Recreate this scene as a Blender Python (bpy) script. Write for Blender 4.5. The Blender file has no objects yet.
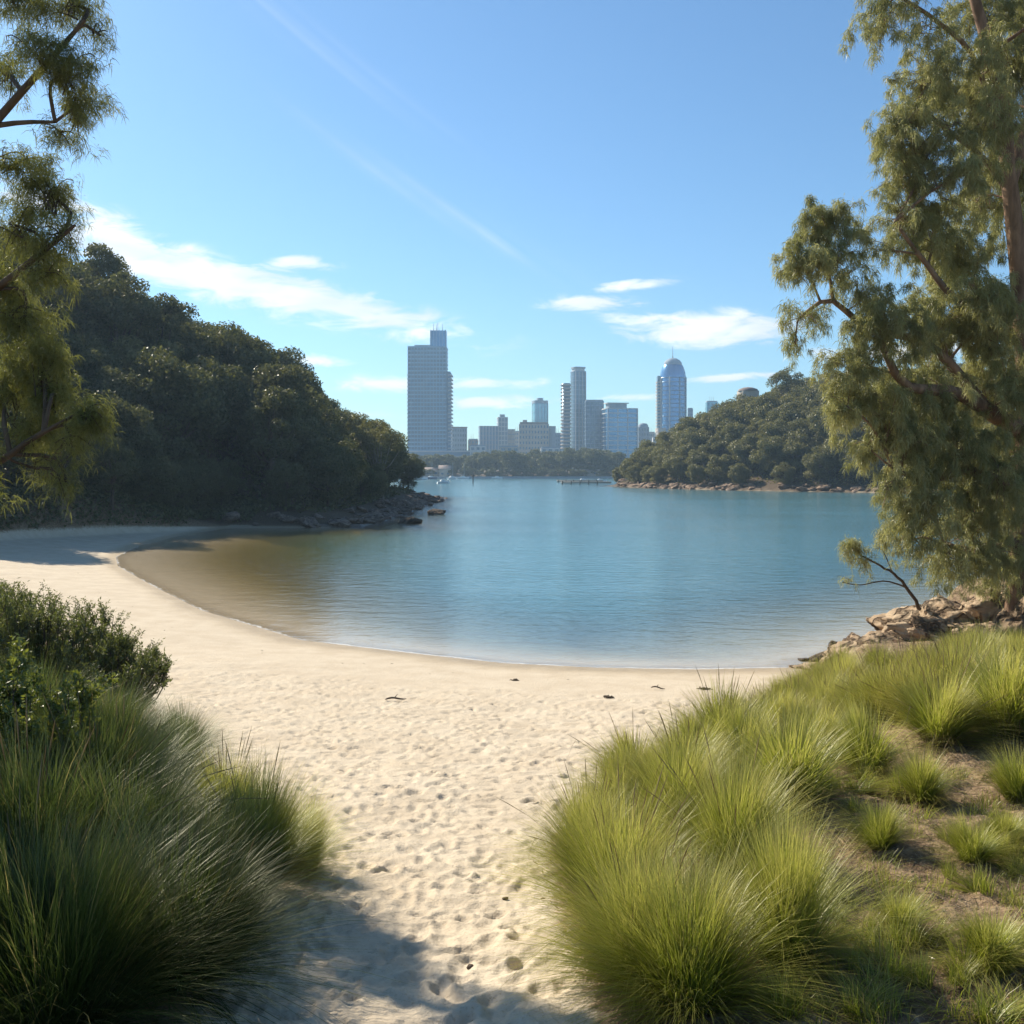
import bpy, math, random
import numpy as np
from mathutils import Vector, Matrix, noise as mnoise

random.seed(7)
rng = np.random.default_rng(7)
SC = bpy.context.scene
COL = SC.collection
PI = math.pi

# ------------------------------------------------------------------ camera
CAM_H = 5.0
F = 1000.0            # focal length in picture pixels
HZ = 470.0            # picture row of the horizon
cam_d = bpy.data.cameras.new("camera")
cam = bpy.data.objects.new("camera", cam_d)
COL.objects.link(cam)
cam.location = (0, 0, CAM_H)
cam.rotation_euler = (math.radians(90), 0, 0)
cam_d.sensor_width = 36.0
cam_d.lens = 36.0 * F / 1024.0
cam_d.shift_y = -(512 - HZ) / 1024.0
cam_d.clip_start = 0.1
cam_d.clip_end = 6000
SC.camera = cam

# ------------------------------------------------------------------ light
SUN_DIR = Vector((-0.695, 0.72, 0.0)).normalized()
SUN_EL = math.radians(36)
SUN_STRENGTH = 5.0
SKY_STRENGTH = 0.077
to_sun = Vector((SUN_DIR.x * math.cos(SUN_EL), SUN_DIR.y * math.cos(SUN_EL), math.sin(SUN_EL)))
sun_d = bpy.data.lights.new("sun", 'SUN')
sun_d.energy = SUN_STRENGTH
sun_d.angle = math.radians(0.53)
sun_d.color = (1.0, 0.91, 0.76)
sun = bpy.data.objects.new("sun", sun_d)
COL.objects.link(sun)
sun.rotation_euler = to_sun.to_track_quat('Z', 'Y').to_euler()
sun.location = (-60, 40, 60)

SC.view_settings.view_transform = 'Standard'
SC.view_settings.look = 'None'
SC.view_settings.exposure = 0.78
SC.view_settings.gamma = 1.0
SC.view_settings.use_curve_mapping = False
SC.render.engine = 'CYCLES'
cy = SC.cycles
cy.use_denoising = True
cy.max_bounces = 8
cy.diffuse_bounces = 5
cy.glossy_bounces = 3
cy.transmission_bounces = 3
cy.transparent_max_bounces = 12
cy.volume_bounces = 0
cy.sample_clamp_indirect = 6
cy.caustics_reflective = False
cy.caustics_refractive = False


# ------------------------------------------------------------------ node helper
class NT:
    def __init__(self, tree):
        self.t = tree
        self.t.nodes.clear()

    def n(self, kind, ins=None, **props):
        nd = self.t.nodes.new(kind)
        for k, v in props.items():
            setattr(nd, k, v)
        if ins:
            for k, v in ins.items():
                self.set(nd, k, v)
        return nd

    def set(self, nd, k, v):
        s = nd.inputs[k]
        if isinstance(v, bpy.types.NodeSocket):
            self.t.links.new(v, s)
        elif isinstance(v, bpy.types.Node):
            self.t.links.new(v.outputs[0], s)
        else:
            if s.type == 'RGBA' and len(v) == 3:
                v = (*v, 1.0)
            s.default_value = v

    def math(self, op, a, b=None, c=None, clamp=False):
        nd = self.n('ShaderNodeMath', operation=op)
        nd.use_clamp = clamp
        for i, v in enumerate((a, b, c)):
            if v is not None:
                self.set(nd, i, v)
        return nd.outputs[0]

    def mix(self, fac, a, b, blend='MIX'):
        nd = self.n('ShaderNodeMix', data_type='RGBA', blend_type=blend)
        self.set(nd, 0, fac)
        self.set(nd, 6, a)
        self.set(nd, 7, b)
        return nd.outputs[2]

    def noise(self, vec, scale, detail=4, rough=0.55, dist=0.0):
        nd = self.n('ShaderNodeTexNoise')
        if vec is not None:
            self.set(nd, 'Vector', vec)
        self.set(nd, 'Scale', scale)
        self.set(nd, 'Detail', detail)
        self.set(nd, 'Roughness', rough)
        self.set(nd, 'Distortion', dist)
        return nd.outputs[0]

    def smooth(self, v, lo, hi, a=0.0, b=1.0):
        nd = self.n('ShaderNodeMapRange', interpolation_type='SMOOTHSTEP')
        self.set(nd, 0, v)
        self.set(nd, 1, lo)
        self.set(nd, 2, hi)
        self.set(nd, 3, a)
        self.set(nd, 4, b)
        return nd.outputs[0]

    def attr(self, name):
        return self.n('ShaderNodeAttribute', attribute_name=name).outputs['Fac']


def new_mat(name):
    m = bpy.data.materials.new(name)
    m.use_nodes = True
    return m, NT(m.node_tree)


# ------------------------------------------------------------------ sky with thin clouds
world = bpy.data.worlds.new("World")
SC.world = world
world.use_nodes = True
w = NT(world.node_tree)
sky = w.n('ShaderNodeTexSky', sky_type='NISHITA')
sky.sun_disc = False
sky.sun_elevation = SUN_EL
sky.sun_rotation = math.atan2(SUN_DIR.x, SUN_DIR.y)
sky.air_density = 1.0
sky.dust_density = 0.35
sky.ozone_density = 2.0
sky.altitude = 0
tc = w.n('ShaderNodeTexCoord').outputs['Generated']
sp = w.n('ShaderNodeSeparateXYZ', {0: tc})
hyp = w.math('SQRT', w.math('ADD', w.math('MULTIPLY', sp.outputs[0], sp.outputs[0]),
                            w.math('MULTIPLY', sp.outputs[1], sp.outputs[1])))
az = w.math('ARCTAN2', sp.outputs[0], sp.outputs[1])
el = w.math('ARCTAN2', sp.outputs[2], hyp)


def azel(px, py):
    u = (px - 512) / F
    v = (HZ - py) / F
    return math.atan(u), math.atan2(v, math.hypot(1, u))


# (column, row, half width, half height, drop per unit of width, weight): where each cloud stands in the sky
CLOUDS = [
    (255, 288, 185, 20, 0.20, 1.05), (112, 233, 42, 17, 0.1, 0.85), (300, 262, 34, 7, 0.05, 0.8),
    (60, 205, 60, 14, 0.15, 0.6), (390, 318, 60, 9, 0.05, 0.8),
    (588, 303, 46, 8, 0.0, 0.95), (630, 286, 44, 6, -0.1, 0.8), (715, 328, 78, 16, 0.0, 1.05),
    (640, 318, 40, 8, 0.05, 0.6),
    (322, 360, 26, 6, 0.0, 0.75), (400, 384, 70, 9, 0.0, 0.75), (500, 383, 55, 6, 0.0, 0.75),
    (485, 402, 70, 7, 0.0, 0.7), (725, 378, 48, 4, -0.03, 0.8), (640, 398, 40, 4, 0.0, 0.6),
    (900, 352, 80, 9, 0.0, 0.7), (340, 415, 60, 7, 0, 0.6),
]
STREAKS = [(430, 200, 120, 12, 0.52, 0.20), (320, 45, 110, 14, 0.55, 0.13), (495, 238, 36, 10, 0.6, 0.28)]


def blob(lst):
    tot = None
    for px, py, hw, hh, sl, wt in lst:
        a0, e0 = azel(px, py)
        da = w.math('SUBTRACT', az, a0)
        de = w.math('MULTIPLY_ADD', da, sl, w.math('SUBTRACT', el, e0))
        qa = w.math('POWER', w.math('MULTIPLY', da, F / hw), 2.0)
        qe = w.math('POWER', w.math('MULTIPLY', de, F / hh), 2.0)
        g = w.math('MULTIPLY', w.math('EXPONENT', w.math('MULTIPLY', w.math('ADD', qa, qe), -1.0)), wt)
        tot = g if tot is None else w.math('MAXIMUM', tot, g)
    return tot


cv = w.n('ShaderNodeCombineXYZ', {0: az, 1: w.math('MULTIPLY', el, 3.2), 2: 0.0}).outputs[0]
cn = w.noise(cv, 19.0, 8, 0.62, 0.6)
bl = blob(CLOUDS)
cl = w.math('MULTIPLY', w.smooth(w.math('MULTIPLY_ADD', w.math('SUBTRACT', cn, 0.5), 2.1, bl), 0.12, 0.82), w.smooth(bl, 0.06, 0.3))
cv2 = w.n('ShaderNodeCombineXYZ', {0: w.math('MULTIPLY_ADD', el, 1.5, az), 1: w.math('MULTIPLY_ADD', az, 6.0, w.math('MULTIPLY', el, 9.0)), 2: 3.0}).outputs[0]
cn2 = w.noise(cv2, 7.0, 5, 0.6, 0.3)
st = w.math('MULTIPLY', blob(STREAKS), w.smooth(cn2, 0.3, 0.75))
cfac = w.math('ADD', w.math('MULTIPLY', cl, 0.9), st, clamp=True)
shade = w.noise(cv, 9.0, 3, 0.5)
ccol = w.mix(w.smooth(shade, 0.35, 0.62), (7.3, 7.6, 8.0), (9.8, 9.7, 9.6))
tinted = w.mix(1.0, sky, (0.68, 0.96, 1.13), 'MULTIPLY')
skyc = w.mix(cfac, tinted, ccol)
bg = w.n('ShaderNodeBackground', {'Color': skyc, 'Strength': SKY_STRENGTH})
w.n('ShaderNodeOutputWorld', {'Surface': bg})


# ------------------------------------------------------------------ object helpers
def link(o, parent=None):
    COL.objects.link(o)
    if parent is not None:
        o.parent = parent
    return o


def tag(o, label=None, cat=None, group=None, kind=None):
    if label:
        o["label"] = label
    if cat:
        o["category"] = cat
    if group:
        o["group"] = group
    if kind:
        o["kind"] = kind
    return o


def thing(name, label, cat, loc=(0, 0, 0), rz=0.0, group=None):
    o = bpy.data.objects.new(name, None)
    o.empty_display_size = 0.3
    link(o)
    o.location = loc
    o.rotation_euler = (0, 0, rz)
    return tag(o, label, cat, group)


def mesh_np(name, V, Q, mat, attrs=None, smooth=False):
    """a mesh datablock from numpy vertices and quads (or triangles)"""
    V = np.asarray(V, dtype=np.float32)
    Q = np.asarray(Q, dtype=np.int32)
    k = Q.shape[1]
    me = bpy.data.meshes.new(name)
    me.vertices.add(len(V))
    me.vertices.foreach_set('co', V.ravel())
    me.loops.add(Q.size)
    me.loops.foreach_set('vertex_index', Q.ravel())
    me.polygons.add(len(Q))
    me.polygons.foreach_set('loop_start', np.arange(0, Q.size, k, dtype=np.int32))
    if smooth:
        me.polygons.foreach_set('use_smooth', np.ones(len(Q), dtype=bool))
    for nm, arr in (attrs or {}).items():
        a = me.attributes.new(nm, 'FLOAT', 'POINT')
        a.data.foreach_set('value', np.asarray(arr, dtype=np.float32))
    me.update(calc_edges=True)
    me.materials.append(mat)
    return me


def obj(name, me, parent=None, loc=(0, 0, 0)):
    o = bpy.data.objects.new(name, me)
    o.location = loc
    return link(o, parent)


def grid_quads(nr, nc):
    i = np.arange(nr - 1)[:, None] * nc + np.arange(nc - 1)[None, :]
    i = i.ravel()
    return np.stack([i, i + 1, i + nc + 1, i + nc], 1)


class Geo:
    """collects pieces for one mesh"""
    def __init__(self):
        self.V = []
        self.Q = []
        self.A = []
        self.n = 0

    def add(self, V, Q, a=None):
        V = np.asarray(V, float)
        self.V.append(V)
        self.Q.append(np.asarray(Q) + self.n)
        self.A.append(np.zeros(len(V)) if a is None else np.asarray(a, float))
        self.n += len(V)

    def box(self, x0, x1, y0, y1, z0, z1):
        V = [(x, y, z) for z in (z0, z1) for x, y in ((x0, y0), (x1, y0), (x1, y1), (x0, y1))]
        self.add(V, [(0, 3, 2, 1), (4, 5, 6, 7), (0, 1, 5, 4), (1, 2, 6, 5), (2, 3, 7, 6), (3, 0, 4, 7)])

    def tube(self, P, R, sides=6, a=0.0):
        P = np.asarray(P, float)
        R = np.broadcast_to(np.asarray(R, float), (len(P),))
        T = np.gradient(P, axis=0)
        T /= np.linalg.norm(T, axis=1)[:, None] + 1e-9
        ref = np.array([0.31, 0.87, 0.12]) if abs(T[:, 2]).mean() > 0.6 else np.array([0.1, 0.15, 1.0])
        A = np.cross(T, ref)
        A /= np.linalg.norm(A, axis=1)[:, None] + 1e-9
        B = np.cross(T, A)
        th = np.arange(sides) * 2 * PI / sides
        V = P[:, None, :] + R[:, None, None] * (A[:, None, :] * np.cos(th)[None, :, None] + B[:, None, :] * np.sin(th)[None, :, None])
        n = len(P)
        Q = []
        for i in range(n - 1):
            for j in range(sides):
                Q.append((i * sides + j, i * sides + (j + 1) % sides, (i + 1) * sides + (j + 1) % sides, (i + 1) * sides + j))
        self.add(V.reshape(-1, 3), Q, np.full(n * sides, a))

    def lathe(self, prof, sides=20, c=(0, 0)):
        th = np.arange(sides) * 2 * PI / sides
        V = [(c[0] + r * math.cos(t), c[1] + r * math.sin(t), z) for r, z in prof for t in th]
        Q = []
        for i in range(len(prof) - 1):
            for j in range(sides):
                Q.append((i * sides + j, i * sides + (j + 1) % sides, (i + 1) * sides + (j + 1) % sides, (i + 1) * sides + j))
        self.add(V, Q)

    def mesh(self, name, mat, smooth=False, attr='tint'):
        return mesh_np(name, np.concatenate(self.V), np.concatenate(self.Q), mat, {attr: np.concatenate(self.A)}, smooth)


def vnoise(P, seed=0):
    """3-D value noise in 0..1 on an (N,3) array"""
    P = np.asarray(P, float)
    I = np.floor(P).astype(np.int64)
    f = P - I
    f = f * f * (3 - 2 * f)

    def h(ix, iy, iz):
        n = (ix * 73856093) ^ (iy * 19349663) ^ (iz * 83492791) ^ (seed * 2654435761)
        n = (n ^ (n >> 13)) * 1274126177
        n = n & 0x7fffffff
        n = (n ^ (n >> 16)) * 1103515245 & 0x7fffffff
        return n / 0x7fffffff
    r = 0
    for dx in (0, 1):
        for dy in (0, 1):
            for dz in (0, 1):
                wgt = (f[:, 0] if dx else 1 - f[:, 0]) * (f[:, 1] if dy else 1 - f[:, 1]) * (f[:, 2] if dz else 1 - f[:, 2])
                r = r + wgt * h(I[:, 0] + dx, I[:, 1] + dy, I[:, 2] + dz)
    return r


def fbm(P, octs=4, seed=0, gain=0.5):
    P = np.asarray(P, float)
    a, t, r = 1.0, 0.0, 0.0
    for o in range(octs):
        r = r + a * vnoise(P * 2 ** o + o * 17.3, seed + o)
        t += a
        a *= gain
    return r / t


def fbm2(x, y, scale, octs=4, seed=0, gain=0.5):
    x = np.asarray(x, float)
    P = np.stack([x.ravel() * scale, np.asarray(y, float).ravel() * scale, np.full(x.size, 0.37)], 1)
    return fbm(P, octs, seed, gain).reshape(x.shape)


def sstep(v, a, b):
    t = np.clip((v - a) / (b - a), 0, 1)
    return t * t * (3 - 2 * t)


# ------------------------------------------------------------------ lie of the land
BAY = [(7.0, 25.3), (4.6, 25.1), (2.2, 25.3), (-0.2, 25.9), (-2.2, 27), (-6.2, 29.4), (-11.1, 35.7), (-15.7, 43.5), (-20.5, 52),
       (-22.8, 57.5), (-24.6, 66), (-25.2, 76), (-24.6, 86), (-17.8, 87), (-13.4, 88.2), (-12.4, 97), (-12.3, 112), (-12.2, 135), (-12.2, 160),
       (-13.2, 180), (-18, 190), (-40, 205), (-100, 215), (-260, 230), (-320, 400), (-220, 540), (-120, 588),
       (0, 592), (120, 588), (300, 560), (320, 430), (150, 395), (70, 372), (42, 345), (29.5, 313), (38, 277), (52, 252),
       (66, 233), (84, 218), (102, 205), (96, 180), (74, 145), (57, 105), (44, 75), (33, 55), (22, 41), (15.5, 34),
       (11, 29.3), (8.6, 26.8)]
RBANK = [(0.35, -10), (0.3, 4.5), (0.12, 7), (0.15, 9.5), (1.3, 12.2), (3.2, 15.8), (5.3, 19.6), (7.0, 23.6), (9, 26.5), (14, 32), (30, 52), (80, 150),
         (110, 200), (200, 200), (200, -10)]
LBANK = [(-1.1, -10), (-1.3, 4.5), (-1.7, 7), (-1.9, 9.2), (-3.4, 12.5), (-5.8, 17), (-8.4, 21.5), (-13, 27.5), (-20, 35), (-28, 46), (-31, 56),
         (-31, 64), (-28.8, 74), (-26.3, 82), (-24.4, 87.4), (-11.4, 86.6), (-10, 110), (-10, 190), (-300, 230), (-300, -10)]


def sdist(x, y, poly):
    """signed distance, negative inside the polygon"""
    x = np.asarray(x, float)
    y = np.asarray(y, float)
    d2 = np.full(x.shape, 1e18)
    inside = np.zeros(x.shape, bool)
    n = len(poly)
    for i in range(n):
        ax, ay = poly[i]
        bx, by = poly[(i + 1) % n]
        ex, ey = bx - ax, by - ay
        t = np.clip(((x - ax) * ex + (y - ay) * ey) / (ex * ex + ey * ey), 0, 1)
        dx = x - ax - t * ex
        dy = y - ay - t * ey
        d2 = np.minimum(d2, dx * dx + dy * dy)
        if ay != by:
            c = ((ay > y) != (by > y)) & (x < ex * (y - ay) / (by - ay) + ax)
            inside ^= c
    d = np.sqrt(d2)
    return np.where(inside, -d, d)


RPTS = np.array([(1.7, 5.2, 2.32), (0.7, 6, 2.2), (0.6, 9, 1.75), (3.1, 8, 2.3), (4.6, 9.5, 2.32), (2, 10.5, 1.85), (3, 13, 1.35), (5.7, 17, 0.85), (4, 15, 1.15),
                 (7.7, 15, 1.95), (6, 12, 2.2), (10.5, 24, 1.35), (8.6, 20, 1.35), (8, 24.5, 0.6), (9.3, 26.4, 0.4), (14, 28, 1.9), (18, 36, 0.6), (20, 25, 3.2),
                 (12, 14, 2.9), (20, 8, 4), (5, 2, 2.6), (8, 6, 3.0), (26, 45, 1.5), (40, 40, 6), (70, 100, 6), (60, 20, 8), (120, 100, 12)])
LPTS = np.array([(-2.0, 6, 2.15), (-3, 7, 2.4), (-2.6, 9.4, 1.75), (-3.5, 10.5, 2.0), (-6, 14, 1.7), (-6, 8, 2.7), (-9, 18, 1.5), (-12, 12, 3), (-14, 26, 1.3),
                 (-22, 34, 1.8), (-38, 60, 2.8), (-36, 90, 3), (-60, 60, 7), (-30, 20, 5), (-80, 20, 9)])


def idw(x, y, pts, p=3.2):
    num = 0.0
    den = 0.0
    for px, py, pz in pts:
        wgt = 1.0 / (((x - px) ** 2 + (y - py) ** 2) ** (p / 2) + 0.05)
        num = num + wgt * pz
        den = den + wgt
    return num / den


def land(x, y):
    """height and the masks used by the ground material"""
    x = np.asarray(x, float)
    y = np.asarray(y, float)
    s = sdist(x, y, BAY)
    sc = np.clip(s, 0, 22)
    z = 0.05 * sc + 0.0027 * sc * sc
    dr = -sdist(x, y, RBANK)
    dl = -sdist(x, y, LBANK)
    mr = sstep(dr, -0.3, 1.6)
    ml = sstep(dl, -0.3, 1.8)
    z = z + mr * np.maximum(idw(x, y, RPTS) - z, -0.1) * (y < 220) * sstep(s, 0, 2.2)
    z = z + ml * np.maximum(idw(x, y, LPTS) - z, -0.1) * sstep(y, 92, 70)
    hl = 22.0 * np.exp(-((x + 80) ** 2 / (2 * 31 ** 2) + (y - 128) ** 2 / (2 * 40 ** 2)))
    hr = 20.0 * np.exp(-((x - 112) ** 2 / (2 * 45 ** 2) + (y - 285) ** 2 / (2 * 50 ** 2)))
    ramp = sstep(s, 0.5, 28)
    z = z + hl * ramp + hr * ramp
    head = sstep(y, 84, 91) * ((y < 420) & ((x < -5) | (y > 200)))
    z = z + head * 0.7 * sstep(s, 1, 4) + (y > 500) * np.clip(s, 0, 200) * 0.012
    k_ = 1 - sstep(x, -24, 3)
    k2 = sstep(y, 84, 125)
    zu = (1 - k2) * -((0.10 - 0.06 * k_) * (-s) + 0.0035 * s * s) + k2 * -0.25 * (-s)
    z = np.where(s < 0, np.maximum(zu, -5.5), z)
    soil = np.maximum(sstep(dr, -0.15, 0.6) * (y < 220), sstep(dl, -0.1, 0.7) * (y < 110))
    forest = np.clip(head * sstep(s, -0.8, 0.2) + (y > 120) * sstep(s, 0.5, 3) + sstep(dl, 0.2, 1.6) * (y > 45), 0, 1)
    return z, s, soil, forest


def H(x, y):
    return float(land(np.array([x]), np.array([y]))[0][0])


def ray_ground(px, py):
    """where the ground stands that the photograph shows at this column and row (used once, to lay out the plan)"""
    u = (px - 512) / F
    v = (HZ - py) / F
    ys = np.geomspace(2.5, 400, 1600)
    zr = CAM_H + v * ys
    zg = land(u * ys, ys)[0]
    i = int(np.argmax(zg >= zr))
    return u * ys[i], ys[i], float(zg[i])


def at(px, py, d):
    return np.array([(px - 512) / F * d, d, CAM_H + (HZ - py) / F * d])


# ------------------------------------------------------------------ materials
def ground_material():
    m, t = new_mat("sand_and_soil")
    pos = t.n('ShaderNodeNewGeometry').outputs['Position']
    soil, forest, wet = t.attr('soil'), t.attr('forest'), t.attr('wet')
    n1 = t.noise(pos, 1.3, 5, 0.6)
    n2 = t.noise(pos, 45.0, 4, 0.7)
    n3 = t.noise(pos, 9.0, 4, 0.6)
    sand = t.mix(t.smooth(n1, 0.3, 0.7), (0.515, 0.42, 0.30), (0.59, 0.495, 0.365))
    sand = t.mix(t.smooth(n2, 0.52, 0.78), sand, (0.36, 0.27, 0.17))
    wetc = t.mix(t.smooth(n1, 0.3, 0.7), (0.36, 0.27, 0.16), (0.43, 0.33, 0.2))
    sand = t.mix(wet, sand, wetc)
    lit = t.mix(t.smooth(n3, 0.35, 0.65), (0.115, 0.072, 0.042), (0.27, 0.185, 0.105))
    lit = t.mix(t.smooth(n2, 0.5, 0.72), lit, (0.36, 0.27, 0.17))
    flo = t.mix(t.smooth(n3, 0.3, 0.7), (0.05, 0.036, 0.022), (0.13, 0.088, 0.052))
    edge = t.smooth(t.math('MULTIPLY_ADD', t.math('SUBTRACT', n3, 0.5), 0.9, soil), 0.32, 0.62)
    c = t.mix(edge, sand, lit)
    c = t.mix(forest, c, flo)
    b1 = t.n('ShaderNodeBump', {'Strength': 0.55, 'Distance': 0.02, 'Height': t.noise(pos, 28.0, 6, 0.7)})
    b2 = t.n('ShaderNodeBump', {'Strength': t.mix(edge, (0.35,) * 3, (0.9,) * 3), 'Distance': 0.05, 'Height': t.noise(pos, 7.0, 4, 0.6), 'Normal': b1})
    rough = t.math('MULTIPLY_ADD', wet, -0.5, 0.95)
    bs = t.n('ShaderNodeBsdfPrincipled', {'Base Color': c, 'Roughness': rough, 'Normal': b2, 'Specular IOR Level': 0.25})
    t.n('ShaderNodeOutputMaterial', {'Surface': bs})
    return m


def water_material():
    m, t = new_mat("bay_water")
    pos = t.n('ShaderNodeNewGeometry').outputs['Position']
    depth = t.attr('depth')
    shore = t.attr('shore')
    mp = t.n('ShaderNodeMapping', {'Vector': pos, 'Scale': (0.55, 1.0, 1.0), 'Rotation': (0, 0, 0.25)}).outputs[0]
    h1 = t.noise(mp, 5.0, 3, 0.6, 0.3)
    h2 = t.noise(mp, 1.5, 2, 0.5, 0.3)
    gust = t.noise(t.n('ShaderNodeMapping', {'Vector': pos, 'Scale': (0.25, 1.0, 1.0)}).outputs[0], 0.05, 3, 0.5)
    calm = t.math('MULTIPLY', t.smooth(shore, 0.0, 9.0, 0.25, 1.0), t.smooth(gust, 0.3, 0.7, 0.6, 1.1))
    b = t.n('ShaderNodeBump', {'Strength': 1.0, 'Distance': t.math('MULTIPLY', calm, 0.035), 'Height': h1})
    b = t.n('ShaderNodeBump', {'Strength': 1.0, 'Distance': t.math('MULTIPLY', calm, 0.075), 'Height': h2, 'Normal': b})
    body = t.n('ShaderNodeBsdfDiffuse', {'Color': t.mix(t.smooth(depth, 0.2, 1.5), t.mix(t.attr('cove'), (0.22, 0.32, 0.32), (0.22, 0.18, 0.06)), t.mix(t.attr('cove'), (0.10, 0.25, 0.29), (0.10, 0.155, 0.065)))})
    clear = t.n('ShaderNodeBsdfTransparent', {'Color': t.mix(t.smooth(depth, 0.0, 0.7), (0.97, 0.95, 0.9), t.mix(t.attr('cove'), (0.74, 0.74, 0.60), (0.56, 0.50, 0.22)))})
    fac = t.math('SUBTRACT', 1.0, t.math('EXPONENT', t.math('MULTIPLY', depth, -0.75)))
    under = t.n('ShaderNodeMixShader', {0: fac, 1: clear, 2: body})
    gl = t.n('ShaderNodeBsdfGlossy', {'Color': (0.92, 0.95, 0.97), 'Roughness': 0.10, 'Normal': b})
    # Schlick's curve, the same from above and below, so that sunlight reaches the bottom of the shallows
    inc = t.n('ShaderNodeNewGeometry').outputs['Incoming']
    cosv = t.math('ABSOLUTE', t.n('ShaderNodeVectorMath', {0: inc, 1: b}, operation='DOT_PRODUCT').outputs['Value'])
    fr = t.math('MULTIPLY_ADD', t.math('POWER', t.math('SUBTRACT', 1.0, cosv, clamp=True), 5.0), 0.9, 0.018)
    surf = t.n('ShaderNodeMixShader', {0: fr, 1: under, 2: gl})
    # thin broken line of foam where the ripples run out
    fn = t.noise(pos, 2.2, 3, 0.6)
    sh = t.math('MULTIPLY_ADD', t.math('SUBTRACT', fn, 0.5), 0.30, shore)
    line = t.math('MULTIPLY', t.smooth(sh, 0.0, 0.05), t.smooth(sh, 0.05, 0.13, 1.0, 0.0))
    foam = t.n('ShaderNodeBsdfDiffuse', {'Color': (0.75, 0.73, 0.68)})
    keep = t.math('MULTIPLY', line, t.math('MULTIPLY', t.attr('beachside'), t.smooth(t.noise(pos, 0.35, 2), 0.36, 0.55)))
    out = t.n('ShaderNodeMixShader', {0: t.math('MULTIPLY', keep, 0.65), 1: surf, 2: foam})
    t.n('ShaderNodeOutputMaterial', {'Surface': out})
    return m


def leaf_material(name, c0, c1, trans=0.4, gloss=0.06, c2=None):
    """green that varies from leaf to leaf (attribute tint), thin enough to let light through"""
    m, t = new_mat(name)
    v = t.attr('tint')
    c = t.mix(t.smooth(v, 0.0, 0.75), c0, c1)
    if c2:
        c = t.mix(t.smooth(v, 0.72, 1.0), c, c2)
    df = t.n('ShaderNodeBsdfDiffuse', {'Color': c})
    tr = t.n('ShaderNodeBsdfTranslucent', {'Color': t.mix(0.35, c, (0.30, 0.30, 0.04))})
    mx = t.n('ShaderNodeMixShader', {0: trans, 1: df, 2: tr})
    gl = t.n('ShaderNodeBsdfGlossy', {'Color': (0.9, 0.9, 0.85), 'Roughness': 0.42})
    mx = t.n('ShaderNodeMixShader', {0: gloss, 1: mx, 2: gl})
    t.n('ShaderNodeOutputMaterial', {'Surface': mx})
    return m


def solid(name, c0, c1, scale=3.0, rough=0.85, bump=0.3, dist=0.03, metal=0.0, spec=0.3, stretch=(1, 1, 1)):
    m, t = new_mat(name)
    co = t.n('ShaderNodeTexCoord').outputs['Object']
    co = t.n('ShaderNodeMapping', {'Vector': co, 'Scale': stretch}).outputs[0]
    n = t.noise(co, scale, 6, 0.65, 0.3)
    c = t.mix(t.smooth(n, 0.3, 0.7), c0, c1)
    b = t.n('ShaderNodeBump', {'Strength': bump, 'Distance': dist, 'Height': n})
    bs = t.n('ShaderNodeBsdfPrincipled', {'Base Color': c, 'Roughness': rough, 'Metallic': metal, 'Normal': b, 'Specular IOR Level': spec})
    t.n('ShaderNodeOutputMaterial', {'Surface': bs})
    return m


def rock_material(name, c0, c1, dark):
    m, t = new_mat(name)
    co = t.n('ShaderNodeTexCoord').outputs['Object']
    n = t.noise(co, 2.2, 7, 0.65, 0.4)
    n2 = t.noise(co, 14.0, 5, 0.7)
    band = t.noise(t.n('ShaderNodeMapping', {'Vector': co, 'Scale': (0.6, 0.6, 4.0), 'Rotation': (0.3, 0.25, 0)}).outputs[0], 1.8, 5, 0.6)
    c = t.mix(t.smooth(n, 0.32, 0.68), c0, c1)
    c = t.mix(t.smooth(band, 0.52, 0.66), c, dark)
    c = t.mix(t.math('MULTIPLY', t.smooth(n2, 0.5, 0.75), 0.5), c, dark)
    wob = t.n('ShaderNodeVectorMath', {0: co, 1: t.n('ShaderNodeTexNoise', {'Vector': co, 'Scale': 2.0}).outputs[1]}, operation='ADD').outputs[0]
    vo = t.n('ShaderNodeTexVoronoi', {'Vector': t.n('ShaderNodeMapping', {'Vector': wob, 'Scale': (1.0, 1.0, 2.2), 'Rotation': (.2, .35, .4)}).outputs[0], 'Scale': 0.9}, feature='DISTANCE_TO_EDGE').outputs[0]
    crack = t.smooth(t.math('MULTIPLY_ADD', t.math('SUBTRACT', n2, 0.5), 0.12, vo), 0.0, 0.07)
    c = t.mix(t.math('MULTIPLY_ADD', crack, 0.55, 0.45), dark, c)
    b = t.n('ShaderNodeBump', {'Strength': 1.0, 'Distance': 0.12, 'Height': crack})
    b = t.n('ShaderNodeBump', {'Normal': b, 'Strength': 0.9, 'Distance': 0.08, 'Height': band})
    b = t.n('ShaderNodeBump', {'Strength': 0.6, 'Distance': 0.03, 'Height': n2, 'Normal': b})
    bs = t.n('ShaderNodeBsdfPrincipled', {'Base Color': c, 'Roughness': 0.9, 'Normal': b, 'Specular IOR Level': 0.2})
    t.n('ShaderNodeOutputMaterial', {'Surface': bs})
    return m


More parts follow.
